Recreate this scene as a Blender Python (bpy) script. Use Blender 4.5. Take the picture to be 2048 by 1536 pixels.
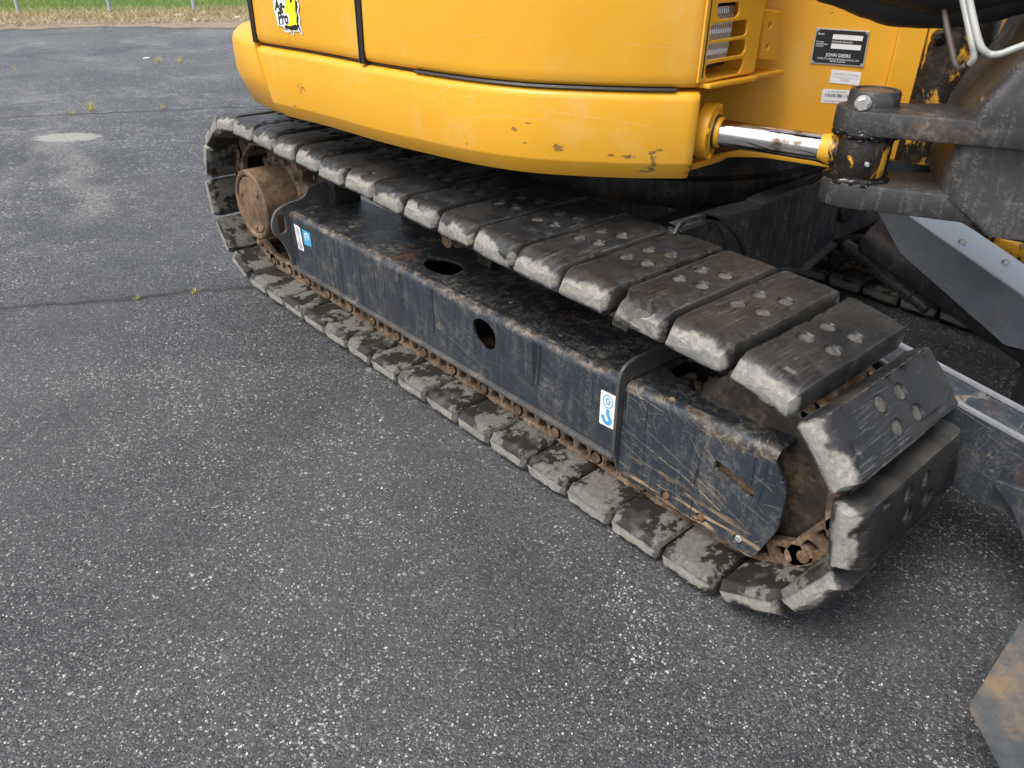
import bpy, bmesh, math, random
import numpy as np
from mathutils import Matrix, Vector, noise as mn

for o in list(bpy.data.objects):
    bpy.data.objects.remove(o)
SC = bpy.context.scene
COL = SC.collection
R = math.radians
random.seed(7)

# ------------------------------------------------------------------ camera
CAMP = np.array([-1.14963, -2.03870, 1.28149])
YAW, PIT, ROL, FPX = 0.729584, 0.529462, 0.0130519, 1534.24
_fw = np.array([math.sin(YAW)*math.cos(PIT), math.cos(YAW)*math.cos(PIT), -math.sin(PIT)])
_rt = np.array([math.cos(YAW), -math.sin(YAW), 0.0])
_up = np.cross(_rt, _fw)
_r2 = math.cos(ROL)*_rt + math.sin(ROL)*_up
_u2 = -math.sin(ROL)*_rt + math.cos(ROL)*_up
cam = bpy.data.objects.new('camera', bpy.data.cameras.new('camera'))
COL.objects.link(cam)
cm = Matrix.Identity(4)
for k in range(3):
    cm[k][0], cm[k][1], cm[k][2], cm[k][3] = _r2[k], _u2[k], -_fw[k], CAMP[k]
cam.matrix_world = cm
cam.data.sensor_width = 36.0
cam.data.lens = FPX/2048*36
cam.data.clip_start = 0.02
cam.data.clip_end = 2000
SC.camera = cam


def ray(px, py):
    return _fw + (px-1024)/FPX*_r2 - (py-768)/FPX*_u2


def at(px, py, ax, v):            # photo pixel -> point on an axis-aligned plane
    a = 'xyz'.index(ax); d = ray(px, py)
    return CAMP + d*((v-CAMP[a])/d[a])


def atd(px, py, dep):             # photo pixel -> point at a depth
    return CAMP + ray(px, py)*dep


# ------------------------------------------------------------------ light
SUN_EL, SUN_AZ = R(56), R(-88)     # azimuth measured from +Y towards +X
w = bpy.data.worlds.new('World'); SC.world = w; w.use_nodes = True
nt = w.node_tree
bg = nt.nodes['Background']
sky = nt.nodes.new('ShaderNodeTexSky'); sky.sky_type = 'NISHITA'
sky.sun_disc = False; sky.sun_elevation = SUN_EL; sky.sun_rotation = SUN_AZ
sky.air_density = 1.0; sky.dust_density = 4.0; sky.ozone_density = 1.0
hs = nt.nodes.new('ShaderNodeHueSaturation'); hs.inputs['Saturation'].default_value = 0.5
nt.links.new(sky.outputs[0], hs.inputs['Color'])
nt.links.new(hs.outputs[0], bg.inputs['Color'])
bg.inputs['Strength'].default_value = 0.15
sun = bpy.data.lights.new('sun', 'SUN'); sun.energy = 1.3; sun.angle = R(30); sun.color = (1, .97, .92)
so = bpy.data.objects.new('sun', sun); COL.objects.link(so)
sd = Vector((math.sin(SUN_AZ)*math.cos(SUN_EL), math.cos(SUN_AZ)*math.cos(SUN_EL), math.sin(SUN_EL)))
so.rotation_euler = sd.to_track_quat('Z', 'Y').to_euler()
so.location = sd*20
SC.view_settings.view_transform = 'Standard'
SC.view_settings.look = 'None'
SC.view_settings.exposure = 0.73
SC.view_settings.gamma = 1.0
SC.view_settings.use_curve_mapping = False
SC.render.engine = 'CYCLES'
SC.render.resolution_x, SC.render.resolution_y = 1024, 768


# ------------------------------------------------------------------ node helpers
class G:
    def __init__(s, name):
        s.mat = bpy.data.materials.new(name); s.mat.use_nodes = True
        s.nt = s.mat.node_tree; s.b = s.nt.nodes['Principled BSDF']
        s.out = s.nt.nodes['Material Output']

    def node(s, t, **kw):
        n = s.nt.nodes.new('ShaderNode'+t)
        for k, v in kw.items():
            setattr(n, k, v)
        return n

    def set(s, sock, v):
        if v is None:
            return
        if isinstance(v, bpy.types.NodeSocket):
            s.nt.links.new(v, sock)
        elif isinstance(v, (tuple, list)) and len(v) == 3 and sock.type == 'RGBA':
            sock.default_value = (*v, 1)
        else:
            sock.default_value = v

    def co(s):
        return s.node('TexCoord').outputs['Object']

    def rnd(s):
        return s.node('ObjectInfo').outputs['Random']

    def attr(s, name):
        return s.node('Attribute', attribute_name=name).outputs['Fac']

    def point(s):
        return s.node('NewGeometry').outputs['Pointiness']

    def sep(s, v):
        n = s.node('SeparateXYZ'); s.set(n.inputs[0], v)
        return n.outputs[0], n.outputs[1], n.outputs[2]

    def com(s, x, y, z):
        n = s.node('CombineXYZ')
        for i, v in enumerate((x, y, z)):
            s.set(n.inputs[i], v)
        return n.outputs[0]

    def map(s, v, scale=(1, 1, 1), rot=(0, 0, 0), loc=(0, 0, 0)):
        n = s.node('Mapping'); s.set(n.inputs[0], v)
        n.inputs['Scale'].default_value = scale; n.inputs['Rotation'].default_value = rot
        n.inputs['Location'].default_value = loc
        return n.outputs[0]

    def vadd(s, a, b, op='ADD'):
        n = s.node('VectorMath', operation=op); s.set(n.inputs[0], a); s.set(n.inputs[1], b)
        return n.outputs[0]

    def noise(s, v, scale, detail=3, rough=.55, dist=0, col=False):
        n = s.node('TexNoise'); s.set(n.inputs['Vector'], v)
        n.inputs['Scale'].default_value = scale; n.inputs['Detail'].default_value = detail
        n.inputs['Roughness'].default_value = rough; n.inputs['Distortion'].default_value = dist
        return n.outputs[1 if col else 0]

    def voro(s, v, scale, feature='F1', rand=1.0):
        n = s.node('TexVoronoi', feature=feature); s.set(n.inputs['Vector'], v)
        n.inputs['Scale'].default_value = scale; n.inputs['Randomness'].default_value = rand
        return n

    def m(s, op, a, b=None, c=None, clamp=False):
        n = s.node('Math', operation=op, use_clamp=clamp)
        s.set(n.inputs[0], a); s.set(n.inputs[1], b)
        if c is not None:
            s.set(n.inputs[2], c)
        return n.outputs[0]

    def step(s, v, lo, hi):       # smooth step lo..hi -> 0..1 (lo may exceed hi)
        n = s.node('MapRange', interpolation_type='SMOOTHSTEP', clamp=True)
        s.set(n.inputs[0], v)
        if lo <= hi:
            vals = (lo, hi, 0, 1)
        else:
            vals = (hi, lo, 1, 0)
        for i, x in enumerate(vals):
            n.inputs[i+1].default_value = x
        return n.outputs[0]

    def lin(s, v, a, b, c, d):
        n = s.node('MapRange', clamp=True); s.set(n.inputs[0], v)
        for i, x in enumerate((a, b, c, d)):
            n.inputs[i+1].default_value = x
        return n.outputs[0]

    def mix(s, f, a, b):
        n = s.node('Mix', data_type='RGBA'); s.set(n.inputs[0], f); s.set(n.inputs[6], a); s.set(n.inputs[7], b)
        return n.outputs[2]

    def ramp(s, f, stops, interp='LINEAR'):
        n = s.node('ValToRGB'); s.set(n.inputs[0], f); cr = n.color_ramp; cr.interpolation = interp
        while len(cr.elements) < len(stops):
            cr.elements.new(.5)
        for e, (p, c) in zip(cr.elements, stops):
            e.position = p; e.color = (*c, 1) if len(c) == 3 else c
        return n.outputs[0]

    def bump(s, h, strength=.5, dist=.005, prev=None):
        n = s.node('Bump'); s.set(n.inputs['Height'], h); n.inputs['Strength'].default_value = strength
        n.inputs['Distance'].default_value = dist
        if prev is not None:
            s.set(n.inputs['Normal'], prev)
        return n.outputs[0]

    def done(s, col=None, rough=None, metal=None, normal=None, spec=None, coat=None):
        for k, v in (('Base Color', col), ('Roughness', rough), ('Metallic', metal), ('Normal', normal),
                     ('Specular IOR Level', spec), ('Coat Weight', coat)):
            s.set(s.b.inputs[k], v)
        return s.mat


M = {}


def scratches(g, c, specs, seed=0.0, plane='yz'):
    # one straight scratch per Voronoi cell: random place, direction and length
    x, y, z = g.sep(c)
    wob = g.noise(c, 9, 2, .5, col=True); wx, wy, _ = g.sep(wob)
    u = g.m('ADD', y if plane[0] == 'y' else x, g.lin(wx, .3, .7, -.0045, .0045))
    v = g.m('ADD', z if plane[1] == 'z' else y, g.lin(wy, .3, .7, -.0045, .0045))
    tot = None
    for k, (sc, wd, ln, a0, a1, keep) in enumerate(specs):
        p = g.com(g.m('ADD', u, seed+k*3.7), g.m('ADD', v, k*1.9), 0)
        n = g.voro(p, sc); n.voronoi_dimensions = '2D'
        d = g.vadd(p, n.outputs['Position'], 'SUBTRACT'); du, dv, _ = g.sep(d)
        r, q, t = g.sep(n.outputs['Color'])
        an = g.lin(r, 0, 1, a0, a1); cs = g.m('COSINE', an); sn = g.m('SINE', an)
        dist = g.m('ABSOLUTE', g.m('SUBTRACT', g.m('MULTIPLY', dv, cs), g.m('MULTIPLY', du, sn)))
        along = g.m('ABSOLUTE', g.m('ADD', g.m('MULTIPLY', du, cs), g.m('MULTIPLY', dv, sn)))
        m_ = g.m('MULTIPLY', g.step(dist, wd, wd*.25), g.step(along, ln, ln*.6))
        m_ = g.m('MULTIPLY', m_, g.m('MULTIPLY', g.step(q, 1-keep-.02, 1-keep), g.lin(t, 0, 1, .35, 1)))
        tot = m_ if tot is None else g.m('MAXIMUM', tot, m_)
    return tot



def mat_plain(name, col, rough=.5, metal=0, nscale=60, var=.25, bump=.15, spec=None):
    g = G(name); c = g.co(); n = g.noise(c, nscale, 4, .6); n2 = g.noise(c, nscale*.12, 3, .6)
    k = g.m('ADD', g.lin(n, .3, .7, -var*.5, var*.5), g.lin(n2, .3, .7, -var*.5, var*.5))
    hi = tuple(min(1, x*(1+var)) for x in col); lo = tuple(x*(1-var) for x in col)
    cc = g.mix(g.m('ADD', .5, k), lo, hi)
    M[name] = g.done(cc, g.lin(n, .3, .7, rough*.85, min(1, rough*1.15)), metal, g.bump(n, bump, .002), spec)
    return M[name]


# ---- asphalt: dark binder, grey and white aggregate, seams
g = G('asphalt'); c = g.co()
warp = g.noise(c, 150, 2, .6, col=True)
cw = g.vadd(c, g.vadd(g.vadd(warp, (.5, .5, .5), 'SUBTRACT'), (.007, .007, 0), 'MULTIPLY'))
v1 = g.voro(cw, 235); v2 = g.voro(cw, 120)
r1, q1, t1 = g.sep(v1.outputs['Color']); r2 = g.sep(v2.outputs['Color'])[1]
clus = g.noise(c, 1.5, 5, .66); clus2 = g.noise(c, 8, 3, .6)
thr = g.m('ADD', g.lin(clus, .36, .68, .985, .855), g.lin(clus2, .35, .65, .02, -.05))
white1 = g.m('MULTIPLY', g.step(g.m('SUBTRACT', r1, thr), -.01, .05), g.step(v1.outputs['Distance'], .80, .55))
white2 = g.m('MULTIPLY', g.step(g.m('SUBTRACT', r2, g.m('ADD', thr, .060)), -.004, .012), g.step(v2.outputs['Distance'], .62, .44))
white = g.m('MAXIMUM', white1, white2)
fine = g.noise(c, 520, 2, .7)
base = g.ramp(q1, [(0, (.012, .0133, .0155)), (.35, (.031, .034, .038)), (.72, (.067, .071, .077)), (.85, (.090, .088, .084)), (.93, (.145, .150, .157)), (1, (.23, .235, .235))])
base = g.mix(g.step(v1.outputs['Distance'], .50, .85), base, (.016, .016, .018))
base = g.mix(g.lin(fine, .35, .7, 0, .30), base, (.10, .104, .110))
wear = g.noise(c, .55, 5, .6)
base = g.mix(g.lin(wear, .42, .66, 0, .40), base, (.135, .135, .137))
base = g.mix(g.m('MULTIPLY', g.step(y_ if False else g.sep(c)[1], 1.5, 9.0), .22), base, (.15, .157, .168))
pat = g.noise(g.map(c, (1, .6, 1), (0, 0, .5)), 1.1, 6, .7)
base = g.mix(g.m('MULTIPLY', g.step(pat, .50, .64), g.m('MULTIPLY', g.step(g.sep(c)[1], .5, 4.5), g.lin(clus2, .35, .65, .2, .6))), base, (.27, .27, .265))
v3 = g.voro(cw, 46); r3 = g.sep(v3.outputs['Color'])[2]
white3 = g.m('MULTIPLY', g.step(g.m('SUBTRACT', r3, g.m('SUBTRACT', thr, .03)), -.01, .05), g.m('MULTIPLY', g.step(v3.outputs['Distance'], .52, .30), g.step(g.sep(c)[1], 1.2, 3.5)))
white = g.m('MAXIMUM', white, g.m('MULTIPLY', white3, .8))
base = g.mix(white, base, g.ramp(t1, [(0, (.15, .148, .14)), (.5, (.30, .295, .28)), (1, (.58, .57, .54))]))
x_, y_, z_ = g.sep(c)


def line_d(x0, y0, x1, y1):       # signed distance to a line in the ground plane
    dx, dy = x1-x0, y1-y0; L = math.hypot(dx, dy)
    return g.m('ADD', g.m('MULTIPLY', x_, -dy/L), g.m('ADD', g.m('MULTIPLY', y_, dx/L), (dy*x0-dx*y0)/L))


stain = g.step(g.noise(g.vadd(c, (7, 3, 0)), .8, 6, .68), .50, .66)
base = g.mix(g.m('MULTIPLY', stain, .38), base, (.022, .022, .024))
wob = g.lin(g.noise(c, 3.5, 5, .65), .25, .75, -.05, .05)
cr = None
for L, wd in (((-.83, 1.321, -.03, .921), .015), ((-.015, 5.302, 1.691, 4.511), .022)):
    d = g.m('ABSOLUTE', g.m('ADD', line_d(*L), wob))
    k = g.step(d, wd*1.6, wd*.4)
    cr = k if cr is None else g.m('MAXIMUM', cr, k)
crk = g.m('MULTIPLY', cr, g.lin(g.noise(c, 25, 3, .7), .3, .5, .45, 1))
halo = g.m('MULTIPLY', g.step(g.m('ABSOLUTE', g.m('ADD', line_d(-.83, 1.321, -.03, .921), wob)), .07, .0), .45)
base = g.mix(halo, base, (.030, .027, .022))
base = g.mix(g.m('MULTIPLY', crk, .9), base, (.017, .015, .012))
# pale dusty oval and faint chalky tracks on the lot
ox = g.m('DIVIDE', g.m('SUBTRACT', x_, .20), .21); oy = g.m('DIVIDE', g.m('SUBTRACT', g.m('ADD', y_, g.m('MULTIPLY', x_, .35)), 4.33), .17)
od = g.m('ADD', g.m('SQRT', g.m('ADD', g.m('MULTIPLY', ox, ox), g.m('MULTIPLY', oy, oy))), g.lin(g.noise(c, 30, 4, .7), .3, .7, -.25, .25))
base = g.mix(g.m('MULTIPLY', g.step(od, 1.05, .8), .75), base, (.40, .39, .34))
tr = g.m('ABSOLUTE', g.m('ADD', line_d(-.18, 2.4, .13, 4.1), g.lin(g.noise(c, 1.4, 3, .6), .3, .7, -.12, .12)))
trk = g.m('MULTIPLY', g.step(tr, .16, .03), g.m('MULTIPLY', g.step(g.noise(c, 55, 4, .75), .44, .56), g.m('MULTIPLY', g.step(y_, 2.0, 2.5), g.step(y_, 4.4, 4.1))))
base = g.mix(g.m('MULTIPLY', trk, .5), base, (.36, .35, .32))
tr2 = g.m('ABSOLUTE', g.m('ADD', line_d(-.35, 3.35, .02, 4.25), g.lin(g.noise(c, 1.8, 3, .6), .3, .7, -.10, .10)))
trk2 = g.m('MULTIPLY', g.step(tr2, .10, .02), g.m('MULTIPLY', g.step(g.noise(c, 60, 4, .75), .46, .58), g.m('MULTIPLY', g.step(y_, 2.6, 3.2), g.step(y_, 4.3, 4.1))))
base = g.mix(g.m('MULTIPLY', trk2, .4), base, (.34, .33, .30))
h = g.m('ADD', g.m('MULTIPLY', g.m('SUBTRACT', 1, v1.outputs['Distance']), .7), g.m('ADD', g.m('MULTIPLY', r1, .5), g.m('MULTIPLY', fine, .4)))
h = g.m('SUBTRACT', h, g.m('MULTIPLY', crk, 1.5))
rgh = g.m('ADD', g.lin(t1, 0, 1, .34, .66), g.m('MULTIPLY', white, .1))
nrm = g.node('NewGeometry').outputs['Normal']
tilt = g.vadd(g.vadd(v1.outputs['Color'], (.5, .5, .5), 'SUBTRACT'), (.62, .62, .1), 'MULTIPLY')
nn_ = g.vadd(g.vadd(nrm, tilt), (1, 1, 1), 'NORMALIZE')
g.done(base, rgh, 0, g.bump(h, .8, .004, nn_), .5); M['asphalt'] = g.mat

# ---- dirt verge and lawn soil
g = G('verge_soil'); c = g.co(); n = g.noise(c, 9, 6, .7); n2 = g.noise(c, 70, 4, .7)
cc = g.ramp(g.m('ADD', g.m('MULTIPLY', n, .6), g.m('MULTIPLY', n2, .4)), [(.3, (.13, .10, .07)), (.5, (.30, .245, .165)), (.72, (.48, .41, .29))])
M['verge_soil'] = g.done(cc, .95, 0, g.bump(n2, .8, .03))
g = G('lawn_soil'); c = g.co(); n = g.noise(c, 3, 6, .7); n2 = g.noise(c, 40, 4, .7)
cc = g.ramp(g.m('ADD', g.m('MULTIPLY', n, .5), g.m('MULTIPLY', n2, .5)), [(.3, (.05, .09, .02)), (.55, (.10, .17, .04)), (.75, (.20, .23, .08))])
M['lawn_soil'] = g.done(cc, .95, 0, g.bump(n2, .8, .04))


def mat_leaf(name, a, b, cc_):
    g = G(name); t = g.attr('tone')
    col = g.ramp(t, [(0, a), (.55, b), (1, cc_)])
    g.b.inputs['Roughness'].default_value = .6
    g.set(g.b.inputs['Base Color'], col)
    tr = g.node('BsdfTranslucent'); g.set(tr.inputs[0], col)
    mx = g.node('MixShader'); mx.inputs[0].default_value = .3
    g.nt.links.new(g.b.outputs[0], mx.inputs[1]); g.nt.links.new(tr.outputs[0], mx.inputs[2])
    g.nt.links.new(mx.outputs[0], g.out.inputs[0]); M[name] = g.mat


mat_leaf('green_blades', (.14, .23, .05), (.30, .40, .11), (.55, .54, .27))
mat_leaf('dry_blades', (.24, .18, .09), (.58, .48, .27), (.80, .70, .46))
mat_leaf('weed_blades', (.36, .36, .06), (.62, .54, .12), (.80, .66, .24))

g = G('chip_stone'); t_ = g.attr('tone')
M['chip_stone'] = g.done(g.ramp(t_, [(0, (.11, .112, .115)), (.45, (.22, .215, .205)), (.8, (.40, .39, .36)), (1, (.62, .60, .56))]), .6, 0, None, .5)

# ---- yellow machine paint
SPOTS = [(-0.735, 0.852, 0.015, 0.012), (-0.831, 0.84, 0.0105, 0.0045), (-0.859, 0.838, 0.0225, 0.0045), (-0.898, 0.847, 0.009, 0.0045), (-0.901, 0.825, 0.006, 0.015), (-0.876, 0.801, 0.0165, 0.0037), (-0.644, 0.886, 0.0135, 0.006), (-0.669, 0.857, 0.0075, 0.0067), (-0.677, 0.902, 0.012, 0.003), (-0.519, 0.834, 0.0075, 0.0045), (0.22, 0.826, 0.009, 0.0045), (-0.909, 0.854, 0.0075, 0.003), (-0.893, 0.808, 0.009, 0.0075)]
def yellow(name, spots=()):
    g = G(name); c = g.co()
    n = g.noise(c, 2.2, 4, .6); n3 = g.noise(c, 16, 5, .65)
    col = g.mix(g.lin(n, .35, .65, 0, 1), (.72, .352, .022), (.77, .388, .030))
    dust = g.m('ADD', g.m('MULTIPLY', g.step(g.noise(c, 5, 6, .7), .50, .72), .30), g.m('MULTIPLY', g.step(g.noise(g.map(c, (7, 7, .8)), 3, 4, .6), .54, .70), .06))
    col = g.mix(dust, col, (.66, .47, .20))
    vs = g.voro(g.vadd(c, g.vadd(g.noise(c, 45, 4, .75, col=True), (.05, .05, .05), 'MULTIPLY')), 7)
    chipr, chipq, _ = g.sep(vs.outputs['Color'])
    lowz = g.step(g.sep(c)[2], .93, .80)
    chip = g.m('MULTIPLY', g.step(g.m('ADD', chipr, g.m('MULTIPLY', lowz, .14)), .93, .95), g.step(g.m('ADD', vs.outputs['Distance'], g.lin(g.noise(g.map(c, (1, 1, 2.2)), 70, 5, .8), .3, .7, -.17, .17)), .085, .035))
    col = g.mix(g.m('MULTIPLY', chip, .9), col, g.mix(chipq, (.045, .04, .038), (.30, .17, .05)))
    sc = scratches(g, c, ((4, .0011, .12, -.5, .35, .45), (8, .0007, .05, -.7, .7, .4)), 5.0)
    sc = g.m('MULTIPLY', sc, g.step(g.noise(c, 120, 3, .7), .40, .55))
    col = g.mix(g.m('MULTIPLY', sc, .5), col, (.80, .68, .42))
    if spots:
        X_, Y_, Z_ = g.sep(c); fn = g.noise(g.map(c, (1, 1, 1.6)), 55, 5, .8); fn2 = g.noise(c, 16, 4, .7); tot = None
        for (sy, sz, ry, rz) in spots:
            a1 = g.m('DIVIDE', g.m('SUBTRACT', Y_, sy), ry); a2 = g.m('DIVIDE', g.m('SUBTRACT', Z_, sz), rz)
            dd = g.m('ADD', g.m('SQRT', g.m('ADD', g.m('MULTIPLY', a1, a1), g.m('MULTIPLY', a2, a2))), g.m('ADD', g.lin(fn, .3, .7, -.9, .9), g.lin(fn2, .3, .7, -.5, .5)))
            k_ = g.step(dd, .62, .40); tot = k_ if tot is None else g.m('MAXIMUM', tot, k_)
        col = g.mix(g.m("MULTIPLY", tot, .7), col, (.08, .065, .05))
    M[name] = g.done(col, g.m('ADD', g.lin(n3, .3, .7, .26, .40), g.m('MULTIPLY', dust, .6)), 0, g.bump(g.noise(c, 5, 3, .5), .06, .012), .40, .0)


yellow('yellow_paint')
yellow('skirt_paint', SPOTS)

# yellow paint smeared with black grease (swing post, rod eye)
g = G('greasy_yellow'); c = g.co()
n = g.noise(g.map(c, (1, 1, .55)), 9, 6, .68, .6)
gm = g.step(n, .425, .485)
col = g.mix(gm, (.70, .36, .025), (.016, .012, .010))
col = g.mix(g.m('MULTIPLY', g.step(g.noise(c, 24, 5, .7), .52, .66), .7), col, (.09, .055, .03))
M['greasy_yellow'] = g.done(col, g.mix(gm, (.4, .4, .4), (.24, .24, .24)), 0, g.bump(g.noise(c, 60, 5, .7), .5, .006))

# ---- dark painted steel: scratches, rust along bends, dust, drips
def dark_steel(name, col0=(.020, .025, .031), rust=.5, dust=.5, scr=1.0, drip=0.0, fold=None, rough=.34, splane='yz', scrape=False):
    g = G(name); c = g.co(); x, y, z = g.sep(c)
    n = g.noise(c, 7, 6, .68); nf = g.noise(c, 55, 5, .7)
    col = g.mix(g.lin(n, .3, .7, 0, 1), col0, tuple(k*1.6 for k in col0))
    col = g.mix(g.m('MULTIPLY', g.m('MULTIPLY', g.step(n, .50, .68), g.step(nf, .42, .62)), dust), col, (.16, .145, .12))
    # scratches
    sm = scratches(g, c, ((7, .0013, .12, .05, .50, .7), (13, .0010, .06, .10, .70, .6), (24, .0007, .035, -.3, .9, .5), (4.5, .0022, .18, .20, .42, .55), (36, .0007, .02, -1.2, 1.2, .35)), plane=splane)
    zone = g.step(g.noise(c, 3.2, 3, .6), .42, .56)
    sm = g.m('MULTIPLY', g.m('MULTIPLY', sm, g.m('MAXIMUM', g.lin(zone, 0, 1, .08, .45), g.m('MULTIPLY', g.step(y, -1.03, -1.10), 1.0))), g.step(g.noise(c, 140, 3, .7), .34, .52))
    sc_col = g.mix(g.step(n, .45, .58), (.24, .235, .22), (.48, .34, .18))
    col = g.mix(g.m('MULTIPLY', sm, .8*scr, clamp=True), col, sc_col)
    # chips
    vs = g.voro(g.vadd(c, g.vadd(g.noise(c, 40, 3, .7, col=True), (.03, .03, .03), 'MULTIPLY')), 26)
    ch = g.m('MULTIPLY', g.step(g.sep(vs.outputs['Color'])[0], .90, .92), g.step(g.m('ADD', vs.outputs['Distance'], g.lin(nf, .3, .7, -.2, .2)), .16, .06))
    col = g.mix(g.m('MULTIPLY', ch, .8), col, (.40, .28, .16))
    vd = g.m('MULTIPLY', g.step(g.noise(g.com(g.m('MULTIPLY', x, 30), g.m('MULTIPLY', y, 30), g.m('MULTIPLY', z, 4)), 1.6, 4, .65), .46, .66), g.step(g.noise(c, 170, 3, .7), .44, .60))
    col = g.mix(g.m('MULTIPLY', vd, dust*.8, clamp=True), col, (.13, .125, .115))
    if scrape:
        ss = g.m('MULTIPLY', g.step(g.noise(g.map(c, (1, 3, 30), (.25, 0, 0)), 2.2, 4, .6), .50, .60), g.m('MULTIPLY', g.step(y, -1.05, -1.12), g.step(g.m('ADD', z, g.lin(n, .3, .7, -.03, .03)), .205, .140)))
        col = g.mix(g.m('MULTIPLY', ss, .85), col, (.40, .28, .155))
    if fold is not None:
        (fy, fz, ww) = fold
        d = g.m('SUBTRACT', z, fz) if fy is None else g.m('SUBTRACT', y, fy)
        fm = g.m('MULTIPLY', g.step(g.m('ABSOLUTE', g.m('ADD', d, g.lin(n, .3, .7, -.02, .02))), ww, ww*.15), g.step(g.noise(c, 21, 5, .72), .42, .58))
        col = g.mix(g.m('MULTIPLY', fm, .62), col, g.mix(g.step(nf, .42, .6), (.11, .065, .038), (.30, .26, .20)))
    rm = g.m('MULTIPLY', g.step(g.noise(g.vadd(c, (3.1, 1.7, .3)), 4.5, 7, .72), .56-.05*(rust > .8), .66-.05*(rust > .8)), min(rust, .85))
    col = g.mix(rm, col, g.mix(nf, (.10, .04, .016), (.22, .10, .04)))
    rgh = g.m('ADD', g.lin(n, .3, .7, rough-.06, rough+.14), g.m('MULTIPLY', rm, .4))
    if drip:
        dv = g.noise(g.com(g.m('ADD', y, g.lin(g.noise(c, 6, 2, .5), .3, .7, -.006, .006)), 0, g.m('MULTIPLY', z, .018)), 75, 2, .4)
        dm = g.m('MULTIPLY', g.m('MULTIPLY', g.step(dv, .625, .67), g.step(z, .372, .360)), g.step(g.noise(g.com(y, 3, g.m('MULTIPLY', z, .5)), 7, 2, .5), .45, .52))
        col = g.mix(g.m('MULTIPLY', dm, drip), col, (.008, .009, .011))
        rgh = g.m('SUBTRACT', rgh, g.m('MULTIPLY', dm, .22))
    M[name] = g.done(col, rgh, .0, g.bump(g.m('ADD', nf, g.m('MULTIPLY', sm, -.5)), .22, .003), .5)


dark_steel('frame_side', (.020, .0255, .033), .12, .75, 1.2, .75, (None, .385, .024), .34, 'yz', True)
dark_steel('frame_top', (.012, .014, .017), .7, 1.3, .3, 0, None, .42, 'xy')
dark_steel('frame_edge', (.05, .05, .052), .6, .9, .6, 0, None, .45)
dark_steel('blade_steel', (.022, .028, .036), .22, .6, .6, 0, None, .36)
dark_steel('guard_steel', (.12, .132, .148), .25, .55, .5, 0, None, .34)
dark_steel('dusty_steel', (.026, .026, .026), .25, 1.2, .1, 0, None, .5)
dark_steel('under_steel', (.012, .012, .012), .25, .65, .1, 0, None, .45)
dark_steel('cast_steel', (.024, .024, .025), .22, .85, .1, 0, None, .46)

# ---- upward face of the bent guard: light from above painted in as paler steel
mat_plain('lit_guard_top', (.58, .61, .64), .42, .2, 35, .2, .1)

# ---- rusty steel
def rusty(name, a, b, d, sc=18, rough=.78):
    g = G(name); c = g.vadd(g.co(), g.com(g.m('MULTIPLY', g.rnd(), 9), 0, 0)); n = g.noise(c, sc, 6, .7); n2 = g.noise(c, sc*5, 4, .7)
    col = g.ramp(g.m('ADD', g.m('MULTIPLY', n, .7), g.m('MULTIPLY', n2, .3)), [(.32, a), (.5, b), (.68, d)])
    M[name] = g.done(col, g.lin(n, .3, .7, rough-.2, rough+.1), 0, g.bump(g.m('ADD', n2, n), .6, .003))


rusty('rust', (.030, .019, .013), (.135, .084, .050), (.36, .27, .18), 22)
rusty('drum_rust', (.022, .014, .010), (.145, .090, .050), (.27, .185, .115), 12)
rusty('dark_mud', (.02, .016, .012), (.07, .055, .042), (.16, .13, .10), 30)
mat_plain('bare_edge', (.30, .31, .33), .4, .3, 30, .35, .2)
mat_plain('pale_stone', (.62, .60, .56), .9, 0, 60, .2, .4)
rusty('idler_rust', (.018, .017, .016), (.045, .036, .028), (.17, .11, .06), 14, .5)
rusty('blade_end', (.050, .062, .076), (.105, .108, .110), (.30, .20, .115), 6, .6)
rusty('bolt_rust', (.07, .035, .018), (.17, .085, .042), (.28, .17, .10), 40)
mat_plain('grease', (.010, .008, .007), .22, 0, 45, .5, .9)
mat_plain('seal_rubber', (.014, .014, .015), .5, 0, 60, .2, .1)
mat_plain('sleeve_fabric', (.013, .014, .016), .55, 0, 220, .25, .5)
mat_plain('zinc', (.55, .55, .53), .42, .7, 60, .25, .2)
mat_plain('rod_paint', (.36, .37, .35), .5, .1, 80, .25, .3)
mat_plain('brown_rod', (.10, .075, .06), .45, 0, 60, .3, .2)
mat_plain('galvanized_post', (.46, .50, .55), .5, .4, 25, .2, .1)
mat_plain('sticker_white', (.78, .79, .80), .45, 0, 40, .05, .0)
mat_plain('sticker_black', (.012, .013, .016), .4, 0, 40, .1, .0)
mat_plain('sticker_yellow', (.86, .84, .02), .45, 0, 40, .03, .0)
mat_plain('sticker_blue', (.06, .33, .60), .45, 0, 40, .08, .0)
mat_plain('sticker_grey', (.30, .31, .33), .45, 0, 40, .1, .0)
mat_plain('lamp_housing', (.01, .011, .013), .35, 0, 40, .2, .05)
mat_plain('dry_mud', (.40, .36, .29), .95, 0, 50, .25, .6)
g = G('chrome'); c = g.co(); n = g.noise(g.map(c, (1, 1, 1)), 60, 4, .6)
col = g.mix(g.step(g.noise(c, 14, 4, .6), .56, .7), (.62, .62, .63), (.20, .13, .08))
M['chrome'] = g.done(col, g.lin(n, .3, .7, .05, .13), 1.0, g.bump(n, .03, .001))
g = G('lamp_glass'); c = g.co(); x, y, z = g.sep(c)
wv = g.m('SINE', g.m('MULTIPLY', x, 900)); wv2 = g.m('SINE', g.m('MULTIPLY', z, 300))
M['lamp_glass'] = g.done((.80, .82, .83), .16, .6, g.bump(g.m('ADD', wv, wv2), .5, .003))

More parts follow.
